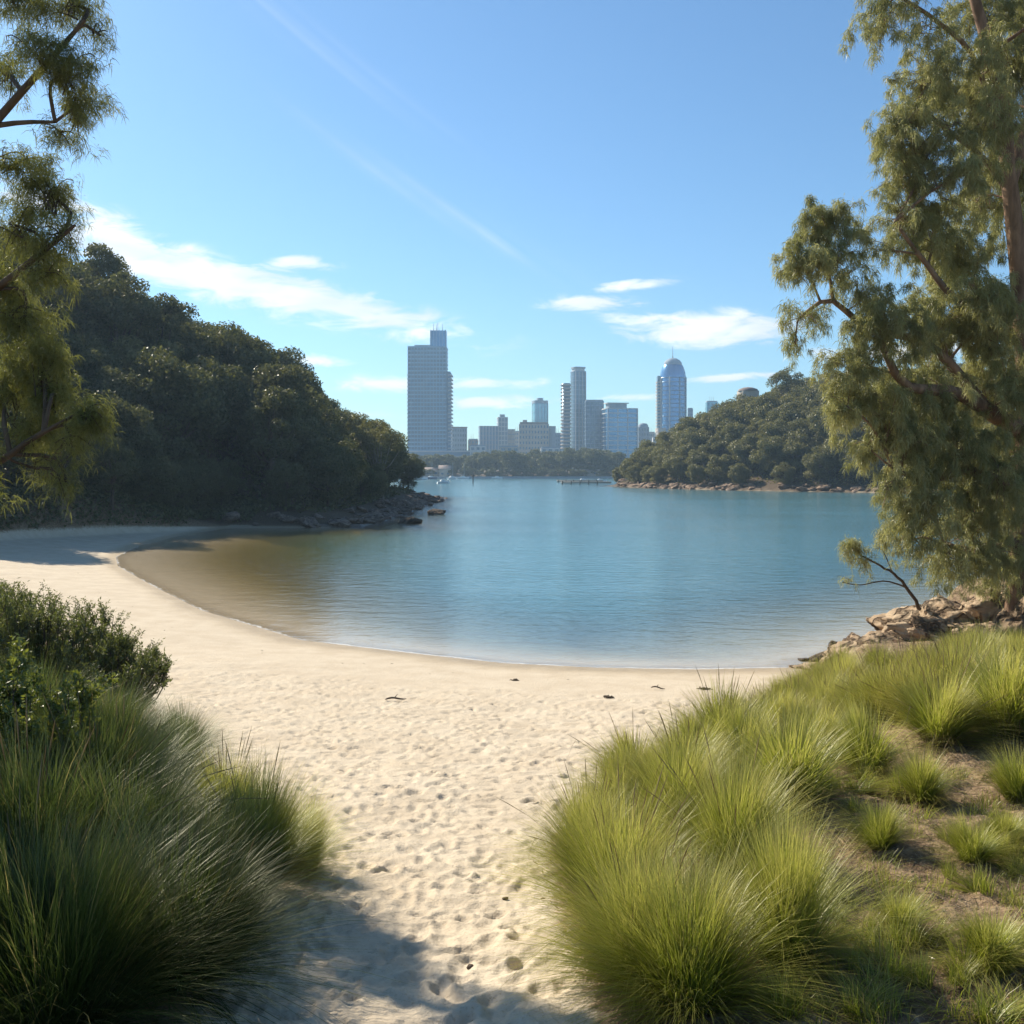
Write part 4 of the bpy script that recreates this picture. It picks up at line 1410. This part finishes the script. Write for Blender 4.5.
LM = [(15, 5, 42, 26, 1, 0), (70, 5, 42, 18, .9, -.2), (35, 52, 40, 26, .9, 0), (72, 72, 30, 24, 1.1, -.2), (82, 112, 24, 28, 1, -.2), (62, 135, 18, 16, .7, -.2), (5, 75, 22, 26, .8, .2), (100, 35, 14, 12, .4, -.2),
      (15, 168, 36, 18, .9, 0), (45, 192, 34, 20, 1, 0), (62, 235, 22, 24, .9, -.2), (15, 225, 38, 32, 1.1, .2), (48, 275, 26, 24, .9, 0), (8, 285, 34, 34, 1.1, .2), (25, 325, 34, 24, 1.0, .2),
      (40, 362, 36, 26, 1.2, 0), (12, 390, 38, 26, 1.2, .2), (58, 400, 32, 22, 1.2, -.1), (88, 418, 24, 18, 1.2, -.3), (40, 432, 40, 16, .9, 0), (72, 448, 22, 14, .6, -.1), (66, 482, 14, 16, .35, 0), (40, 470, 16, 16, .3, 0),
      (-8, 490, 18, 14, .6, 0), (-30, 450, 40, 30, .7, .3)]
for q in range(30):
    a = random.Random(q + 50)
    LM.append((-60 - a.uniform(0, 330), -90 + q * 19, 55, 42, .28, a.uniform(-1.6, 1.6)))
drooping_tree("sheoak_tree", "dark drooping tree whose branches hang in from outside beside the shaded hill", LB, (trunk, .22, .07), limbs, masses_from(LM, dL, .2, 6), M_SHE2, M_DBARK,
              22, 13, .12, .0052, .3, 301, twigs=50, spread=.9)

# leaning sapling on the rocks
b = at(921, 610, 23.6)
drooping_tree("leaning_sapling", "thin leaning sapling with one leafy tuft growing from the rocks", b,
              ([b, at(905, 585, 23.6), at(885, 568, 23.6), at(862, 556, 23.6)], .045, .015),
              [([at(908, 588, 23.6), at(885, 581, 23.5), at(860, 585, 23.4), at(842, 582, 23.4)], .022, .008), ([at(893, 574, 23.6), at(885, 555, 23.7), at(878, 543, 23.7)], .016, .006)],
              masses_from([(853, 548, 13, 13, 1.0, 1.6), (862, 563, 14, 9, .5, 1.6), (880, 548, 12, 8, .18, 1.6), (850, 580, 12, 6, .12, 1.5)], 22.0, 0.02, 3), M_SHE, M_DBARK, 22, 8, .17, .009, .4, 401, twigs=50, spread=.9, catname="sapling")


# ------------------------------------------------------------------ tussock grass
def tussock_mesh(seed, nblade, h, spread, width, mat, dry=0.06, segs=4, rootr=.13):
    r = np.random.default_rng(seed)
    nc = max(6, nblade // 55)
    ci = r.integers(0, nc, nblade)
    az_ = r.uniform(0, 2 * PI, nc)[ci] + r.normal(0, .22, nblade)
    th = np.abs(np.abs(r.normal(0, spread, nc))[ci] + r.normal(0, .13, nblade))
    th = np.where(th > 1.25, r.uniform(.1, 1.2, nblade), th)
    L = h * r.uniform(.78, 1.1, nc)[ci] * r.uniform(.6, 1.08, nblade) * (1.08 - .12 * th)
    q = np.sqrt(r.uniform(0, 1, nblade)) * rootr * h
    ra = az_ + r.normal(0, .8, nblade)
    root = np.stack([np.cos(ra) * q, np.sin(ra) * q, np.zeros(nblade) - .03], 1)
    hd = np.stack([np.cos(az_), np.sin(az_), np.zeros(nblade)], 1)
    dr = r.uniform(.05, .30, nblade) + .18 * th
    sd = np.stack([-np.sin(az_), np.cos(az_), np.zeros(nblade)], 1)
    tw = r.normal(0, .5, nblade)[:, None]
    side = sd * np.cos(tw) + hd * np.sin(tw) * .6 + np.array([0, 0, .25]) * np.sin(tw)
    wv = sd * r.normal(0, .07, nblade)[:, None]
    W = width * r.uniform(.5, 1.7, nblade)[:, None]
    rows, al = [], []
    for i in range(segs + 1):
        t = i / segs
        P = root + hd * (L * (np.sin(th) * t + .22 * dr * t * t + dr * .45 * t ** 3))[:, None] + wv * (L * t * t)[:, None]
        P[:, 2] += L * (np.cos(th) * t - dr * t * t * .75 - .18 * dr * t ** 4)
        P[:, 2] = np.maximum(P[:, 2], -.03 + .04 * t)
        f = (1 - t) ** .6 * .9 + .1
        rows += [P - side * W * f * .5, P + side * W * f * .5]
        al += [t, t]
    k = 2 * (segs + 1)
    V = np.stack(rows, 1).reshape(-1, 3)
    b = np.arange(nblade)[:, None] * k
    Q = np.concatenate([b + np.array([[2 * i, 2 * i + 1, 2 * i + 3, 2 * i + 2]]) for i in range(segs)], 0)
    tint = r.uniform(0, .72, nblade)
    tint = np.where(r.uniform(0, 1, nblade) < dry, r.uniform(.8, 1, nblade), tint)
    return mesh_np("tussock", V, Q, mat, {'tint': np.repeat(tint, k), 'along': np.tile(np.array(al), nblade)})


T_NEAR = [tussock_mesh(500 + i, 4600, 1.0, .48, .0038, M_GRASS, .06, 5) for i in range(3)]
T_MID = [tussock_mesh(510 + i, 2200, 1.0, .52, .0068, M_GRASS, .06, 4) for i in range(3)]
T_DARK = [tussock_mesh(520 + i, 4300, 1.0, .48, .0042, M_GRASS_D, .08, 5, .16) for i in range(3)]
T_SMALL = [tussock_mesh(530 + i, 260, 1.0, .62, .012, M_GRASS, .18, 3, .2) for i in range(3)]
T_SPRIG = [tussock_mesh(540 + i, 70, 1.0, .75, .018, M_GRASS, .3, 3, .5) for i in range(3)]
T_SKIRT = [tussock_mesh(550 + i, 900, 1.0, 1.05, .007, M_STRAW, .5, 3, .3) for i in range(2)]


def stalk_mesh(seed, n=13):
    r = np.random.default_rng(seed)
    g = Geo()
    for k in range(n):
        a, th = r.uniform(0, 2 * PI), abs(r.normal(.1, .38))
        L = r.uniform(.75, 1.12)
        d = np.array([math.cos(a), math.sin(a), 0])
        P = [d * (.05 + L * (math.sin(th) * t + .22 * t * t * (.4 + th))) + np.array([0, 0, L * (math.cos(th) * t - .2 * t * t * th)]) for t in (0, .35, .7, .88, 1.0)]
        g.tube(P, [.0022, .002, .0017, .0045, .001], 3, .55)
        if k % 6 == 0:      # a stem that has snapped and hangs
            q = P[3] + d * .1 * L + np.array([0, 0, -.22 * L])
            g.tube([P[3], (P[3] + q) / 2 + np.array([0, 0, .03]), q], [.002, .0018, .001], 3, .9)
    V = np.concatenate(g.V)
    return mesh_np("seed_stalks", V, np.concatenate(g.Q), M_STRAW, {'tint': np.full(len(V), .4), 'along': np.clip(V[:, 2] / 1.1, 0, 1)})


T_STALK = [stalk_mesh(560 + i) for i in range(3)]


def put_tussock(me, x, y, s, label, group, sw=None, name="grass_tussock", cat="grass tussock", skirt=None):
    o = obj(name, me, None, (x, y, H(x, y) + .01))
    o.scale = ((sw or s), (sw or s), s)
    o.rotation_euler = (0, 0, random.uniform(0, 6.28))
    tag(o, label, cat, group)
    if s > .5 and random.random() < .5:
        obj("seed_stalks", T_STALK[random.randrange(3)], o)
    if skirt:
        k = obj("dry_skirt", T_SKIRT[skirt % 2], o)
        k.scale = (.62, .62, .40)
    return o


# column and row of the base, height in metres, spread factor
RT = [(622, 925, .95, 1.1, 0, "tussock at the sand's edge, nearest the path of the big golden ones"),
      (688, 1010, .9, 1.08, 0, "largest golden tussock, front and centre on the bare bank"),
      (785, 965, .92, .82, 0, "tall golden tussock with dark shade beside bare soil, right of the largest"),
      (590, 868, .80, 1.1, 0, "low golden tussock bulging over the sand's edge behind the nearest"),
      (680, 838, .98, 1.1, 0, "broad golden tussock midway down the bank, overlooking the open sand"),
      (735, 880, .95, 1.0, 0, "golden tussock hemmed in among the others in the clump's middle"),
      (790, 808, .98, 1.0, 1, "upright golden tussock at the head of the bare soil"),
      (866, 775, .78, .95, 1, "round golden tussock with a dark base on the crest side of the soil"),
      (745, 775, .85, 1.0, 1, "golden tussock on the seaward edge with sand behind it"),
      (1008, 738, 1.15, 1.05, 1, "tallest tussock fanning out at the picture's edge on the crest"),
      (922, 803, .52, .95, 1, "medium tussock with a dark base above the isolated small one"),
      (1018, 805, .58, .9, 1, "medium tussock at the picture's edge below the tallest one"),
      (880, 852, .42, .95, 2, "small bright tussock standing alone on the bare soil"),
      (972, 866, .40, 1.0, 2, "wide low tussock with a dark hollow beside it on the soil"),
      (1005, 850, .36, .9, 2, "low tussock beside the wide one at the edge of the soil"),
      (940, 745, .75, 1.0, 1, "pale golden tussock behind the round one on the crest"),
      (900, 935, .30, 1.2, 2, "thin green tussock low on the shadier soil in front"),
      (990, 965, .36, 1.2, 2, "thin green tussock in the corner of the bare soil"),
      (640, 985, .85, 1.0, 0, "golden tussock between the largest and the path edge")]
for px, py, hgt, f, k, lab in RT:
    x, y, z = ray_ground(px, py)
    me = (T_NEAR, T_MID, T_MID)[k][random.randrange(3)]
    put_tussock(me, x, y, hgt, lab, "golden tussocks on the bank", hgt * f, skirt=(1 + random.randrange(2)) if k < 2 else None)

crest = [(800, 742), (830, 735), (855, 728), (880, 722), (905, 720), (930, 712), (960, 706), (985, 700), (1015, 690), (820, 712), (850, 704), (880, 698), (905, 694), (935, 688), (965, 680), (1000, 672),
         (850, 690), (885, 682), (920, 676), (950, 668), (985, 660), (1018, 654), (980, 725), (950, 735), (820, 760), (1040, 700), (1050, 665), (1060, 730), (775, 742), (1080, 690), (1090, 740)]
for q in range(46):
    a = random.Random(q + 300)
    u_ = a.uniform(0, 1)
    crest.append((790 + u_ * 300, 742 - u_ * 70 - a.uniform(-6, 34) * (1 - .2 * u_)))
crest += [(828, 694), (842, 686), (705, 770), (725, 752), (748, 742), (768, 728), (790, 722), (690, 795), (655, 800), (612, 815), (640, 790), (810, 705), (825, 698)]
for px, py in crest:
    x, y, z = ray_ground(px + random.uniform(-8, 8), py + random.uniform(-4, 4))
    s = random.uniform(.68, .92) if py > 690 else random.uniform(.6, .85)
    put_tussock(T_MID[random.randrange(3)], x, y, s, "golden tussock in the continuous grass along the bank's crest before the boulders", "crest tussocks in one unbroken sward", s * 1.12)

LT = [(60, 1035, 1.15, 1.1, "biggest dark green tussock in the shaded bottom corner"),
      (165, 985, 1.0, 1.15, "dark green tussock leaning over the path in shade"),
      (120, 905, 1.1, 1.1, "tall dark tussock with pale seed stalks behind the shaded ones by the path"),
      (30, 900, 1.15, 1.1, "dark tussock at the picture's edge below the yellow-leaved shrub"),
      (205, 905, .9, 1.0, "dark green tussock between the shaded ones and the sunlit pair"),
      (255, 885, .98, 1.0, "larger of the two sunlit green tussocks at the sand's edge"),
      (303, 872, .68, .85, "smaller of the two sunlit green tussocks at the sand's edge"),
      (225, 842, .9, 1.0, "green tussock with sunlit tips just behind the sunlit pair"),
      (170, 800, .85, 1.1, "dark low tussock under the big shrub's seaward side"),
      (120, 775, .85, 1.2, "dark tussock in the shade at the foot of the big shrub"),
      (180, 760, .70, 1.1, "sparse tussock nearest the open sand below the big shrub"),
      (90, 830, 1.0, 1.1, "dark tussock between the yellow-leaved shrub and the path"),
      (20, 990, 1.1, 1.1, "dark tussock half out of view in the bottom corner"),
      (215, 960, .7, 1.1, "low dark tussock drooping onto the sandy path")]
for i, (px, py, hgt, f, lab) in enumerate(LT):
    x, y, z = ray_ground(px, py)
    lit = i in (5, 6, 7)  # sunlit ones take the golden grass, the rest the shade-darkened copy
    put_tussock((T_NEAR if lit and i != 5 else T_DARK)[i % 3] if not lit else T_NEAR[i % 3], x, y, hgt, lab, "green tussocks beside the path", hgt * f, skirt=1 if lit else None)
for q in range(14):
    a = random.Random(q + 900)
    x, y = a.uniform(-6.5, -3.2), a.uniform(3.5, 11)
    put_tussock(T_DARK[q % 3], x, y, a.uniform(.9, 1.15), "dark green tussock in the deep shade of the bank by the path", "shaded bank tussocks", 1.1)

for q in range(22):
    a = random.Random(q + 1700)
    t_ = a.uniform(0, 1)
    x, y = -8.5 - 17 * t_ - a.uniform(.5, 5), 18 + 23 * t_
    put_tussock(T_MID[q % 3], x, y, a.uniform(.7, 1.0), "green tussock on the shaded bank farther along the beach behind the shrubs", "tussocks along the far shaded bank", 1.1)

# sprigs on the bare soil
rr_ = random.Random(77)
n = 0
while n < 150:
    px, py = rr_.uniform(780, 1060), rr_.uniform(770, 1030)
    x, y, z = ray_ground(px, py)
    _, _, so, _ = land(np.array([x]), np.array([y]))
    if so[0] < .8:
        continue
    big_ = rr_.random() < .35
    me = (T_SMALL if big_ else T_SPRIG)[n % 3]
    s = rr_.uniform(.14, .28) if big_ else rr_.uniform(.08, .2)
    put_tussock(me, x, y, s, "tiny sparse grass sprig on the bare brown soil", "grass sprigs on the bare soil", s * 1.5, "grass_sprig", "grass sprig")
    n += 1


# litter: dead needles and leaf scraps, past counting
def litter():
    r = np.random.default_rng(5)
    n = 26000
    x = r.uniform(-.2, 9.5, n)
    y = r.uniform(4.0, 15, n)
    x2, y2 = r.uniform(-6.5, -1.2, 5000), r.uniform(4, 11, 5000)
    x, y = np.concatenate([x, x2]), np.concatenate([y, y2])
    z, s, soil, _ = land(x, y)
    keep = soil > r.uniform(.15, .9, len(x))
    x, y, z = x[keep], y[keep], z[keep]
    n = len(x)
    a = r.uniform(0, 2 * PI, n)
    L = r.uniform(.02, .10, n)
    W = r.uniform(.003, .014, n)
    d = np.stack([np.cos(a), np.sin(a), r.normal(0, .3, n)], 1)
    sd = np.stack([-np.sin(a), np.cos(a), r.normal(0, .4, n)], 1)
    P = np.stack([x, y, z + r.uniform(.0, .05, n)], 1)
    V = np.stack([P - d * L[:, None] / 2, P - sd * W[:, None] / 2, P + d * L[:, None] / 2, P + sd * W[:, None] / 2], 1).reshape(-1, 3)
    me = mesh_np("leaf_litter", V, np.arange(4 * n).reshape(-1, 4), M_STRAW, {'tint': np.repeat(r.uniform(.1, .7, n), 4), 'along': np.repeat(r.uniform(0, 1, n), 4)})
    tag(obj("leaf_litter", me), kind='stuff')


litter()


# ------------------------------------------------------------------ shrubs
def shrub(name, label, base, nstem, h, w_, mat, leafL, leafW, nleaf, seed, upright=.5, group=None):
    r = np.random.default_rng(seed)
    t = thing(name, label, "shrub", tuple(base), 0, group)
    g = Geo()
    P, D = [], []
    for k in range(nstem):
        a = r.uniform(0, 2 * PI)
        q = r.uniform(0, 1) ** .6
        top = np.array([math.cos(a) * q * w_ / 2, math.sin(a) * q * w_ / 2, h * (1 - .42 * q * q) * r.uniform(.75, 1.05)])
        b = np.array([math.cos(a) * q * w_ * .12, math.sin(a) * q * w_ * .12, -.05])
        mid = b + (top - b) * .5 + np.array([math.cos(a), math.sin(a), 0]) * .12 * w_ * q
        path = curve_pts([b, mid, top], 7)
        g.tube(path, np.linspace(.018, .004, 7), 4)
        for m in range(16):
            i = r.integers(2, 7)
            p0 = path[i - 1]
            e = p0 + np.array([r.normal(0, .13), r.normal(0, .13), r.uniform(.12, .42)]) * h * .55
            g.tube(curve_pts([p0, (p0 + e) / 2 + r.normal(0, .02, 3), e], 4), np.linspace(.006, .002, 4), 3)
            nl = nleaf // (nstem * 16)
            f = r.uniform(.15, 1.05, nl)[:, None]
            P.append(p0 + (e - p0) * f + r.normal(0, .016, (nl, 3)))
            D.append(np.repeat(((e - p0) / np.linalg.norm(e - p0))[None], nl, 0))
    obj("stems", g.mesh("stems", M_DBARK), t)
    P = np.concatenate(P)
    D = np.concatenate(D)
    n = len(P)
    d = D * upright + r.normal(0, .5, (n, 3))
    d /= np.linalg.norm(d, axis=1)[:, None]
    sd = np.cross(d, r.normal(size=(n, 3)))
    sd /= np.linalg.norm(sd, axis=1)[:, None]
    L = leafL * r.uniform(.6, 1.3, n)[:, None]
    W = leafW * r.uniform(.7, 1.2, n)[:, None]
    V = np.stack([P, P + d * L * .5 - sd * W * .5, P + d * L, P + d * L * .5 + sd * W * .5], 1).reshape(-1, 3)
    ti = np.clip(r.normal(.42, .22, n), 0, 1)
    obj("foliage", mesh_np("foliage", V, np.arange(4 * n).reshape(-1, 4), mat, {'tint': np.repeat(ti, 4)}), t)
    return t


x, y, z = -6.4, 13.2, H(-6.4, 13.2)
shrub("coastal_shrub", "big dark upright-leaved shrub above the beach's curve", (x, y, z - .05), 92, 1.75, 2.7, M_SHRUB, .05, .013, 110000, 601)
shrub("coastal_shrub", "dark shrub spreading beside the big one toward the open sand", (-5.4, 13.0, H(-5.4, 13.0) - .05), 60, 1.25, 1.9, M_SHRUB, .05, .013, 60000, 602)
shrub("coastal_shrub", "dark shrub at the picture's edge behind the big one", (-7.8, 13.6, H(-7.8, 13.6) - .05), 72, 1.7, 2.4, M_SHRUB, .05, .013, 70000, 603)
x, y, z = ray_ground(10, 820)
shrub("yellow_leaved_shrub", "small yellow-green leafy shrub among the dark tussocks at the picture's edge", (x, y, z - .05), 26, 1.25, 1.5, M_SHRUB2, .04, .02, 40000, 604, .3)
x, y = -11, 20
shrub("coastal_shrub", "shrub on the bank behind the others, mostly out of view", (x, y, H(x, y) - .05), 36, 1.4, 2.6, M_SHRUB, .06, .016, 20000, 605)


# ------------------------------------------------------------------ small things washed up or dropped on the sand
def stick(px, py, L, a, label):
    x, y, z = ray_ground(px, py)
    g = Geo()
    d = np.array([math.cos(a), math.sin(a), 0])
    P = np.array([d * L * (t - .5) + np.array([0, 0, .015 + .02 * math.sin(5 * t)]) + np.array([-d[1], d[0], 0]) * .04 * math.sin(7 * t) * L for t in np.linspace(0, 1, 8)])
    g.tube(P, np.array([.012, .02, .022, .02, .022, .018, .014, .008]) * (L / .5) ** .5, 6)
    g.tube([P[3], P[3] + np.array([.05, .09, .05]) * L / .4], [.012, .004], 5)
    tag(obj("driftwood", g.mesh("driftwood", M_DBARK), None, (x, y, z + .03)), label, "driftwood")


def clump(px, py, s, label, seed):
    x, y, z = ray_ground(px, py)
    r = np.random.default_rng(seed)
    g = Geo()
    for k in range(26):
        a = r.uniform(0, 2 * PI)
        p = np.array([r.normal(0, .4), r.normal(0, .3), 0]) * s
        q = p + np.array([math.cos(a), math.sin(a), 0]) * s * .6
        m = (p + q) / 2 + np.array([0, 0, r.uniform(.1, .4) * s])
        g.tube(curve_pts([p, m, q], 5), np.linspace(.012, .005, 5), 4)
    tag(obj("seaweed_clump", g.mesh("seaweed_clump", M_DBARK), None, (x, y, z)), label, "seaweed")


stick(396, 701, .42, .3, "dark stick with a broken twig lying on the open sand")
stick(658, 690, .3, -.2, "dark stick near the waterline before the outcrop")
clump(515, 681, .10, "smallest dark seaweed clump on the smooth sand by the water", 1)
clump(608, 698, .11, "dark seaweed clump on the strandline between the two sticks", 2)
clump(705, 690, .12, "dark seaweed clump on the strandline near the golden grass", 3)
pebb = rock_mesh("pebble", M_DROCK, 91, 3, (1, .8, .55), .4)
for px, py, s, lab in [(424, 990, .045, "largest dark pebble on the sandy path near the bottom"), (470, 968, .028, "small pebble right of the largest one on the path"), (352, 856, .035, "dark pebble at the end of the tussock's shadow on the sand"),
                       (505, 900, .026, "lone pebble on the sunlit path below the golden tussocks"), (873, 1000, .05, "grey stone half sunk in the soil in front"), (905, 1004, .04, "grey stone beside the half sunk one in the soil")]:
    x, y, z = ray_ground(px, py)
    put_rock("pebble", pebb, (x, y, z + s * .25), (s, s, s), (0, 0, random.uniform(0, 6)), lab, None, "pebble")


def strandline():
    r = np.random.default_rng(15)
    n = 9000
    x, y = r.uniform(-26, 8, n), r.uniform(22, 80, n)
    s_ = sdist(x, y, BAY)
    wob = 2.5 + (fbm2(x, y, .35, 3, 6) - .5) * 1.6
    k = (np.abs(s_ - wob) < r.exponential(.16, n)) & (s_ > .8)
    x, y = x[k], y[k]
    n = len(x)
    z = land(x, y)[0] + .02
    a = r.uniform(0, 2 * PI, n)
    L, W = r.uniform(.02, .12, n)[:, None], r.uniform(.008, .03, n)[:, None]
    d = np.stack([np.cos(a), np.sin(a), r.normal(0, .2, n)], 1)
    sd = np.stack([-np.sin(a), np.cos(a), r.normal(0, .3, n)], 1)
    P = np.stack([x, y, z], 1)
    V = np.stack([P - d * L / 2, P - sd * W / 2, P + d * L / 2, P + sd * W / 2], 1).reshape(-1, 3)
    me = mesh_np("strandline_scraps", V, np.arange(4 * n).reshape(-1, 4), M_DBARK)
    tag(obj("strandline_scraps", me), kind='stuff')


strandline()
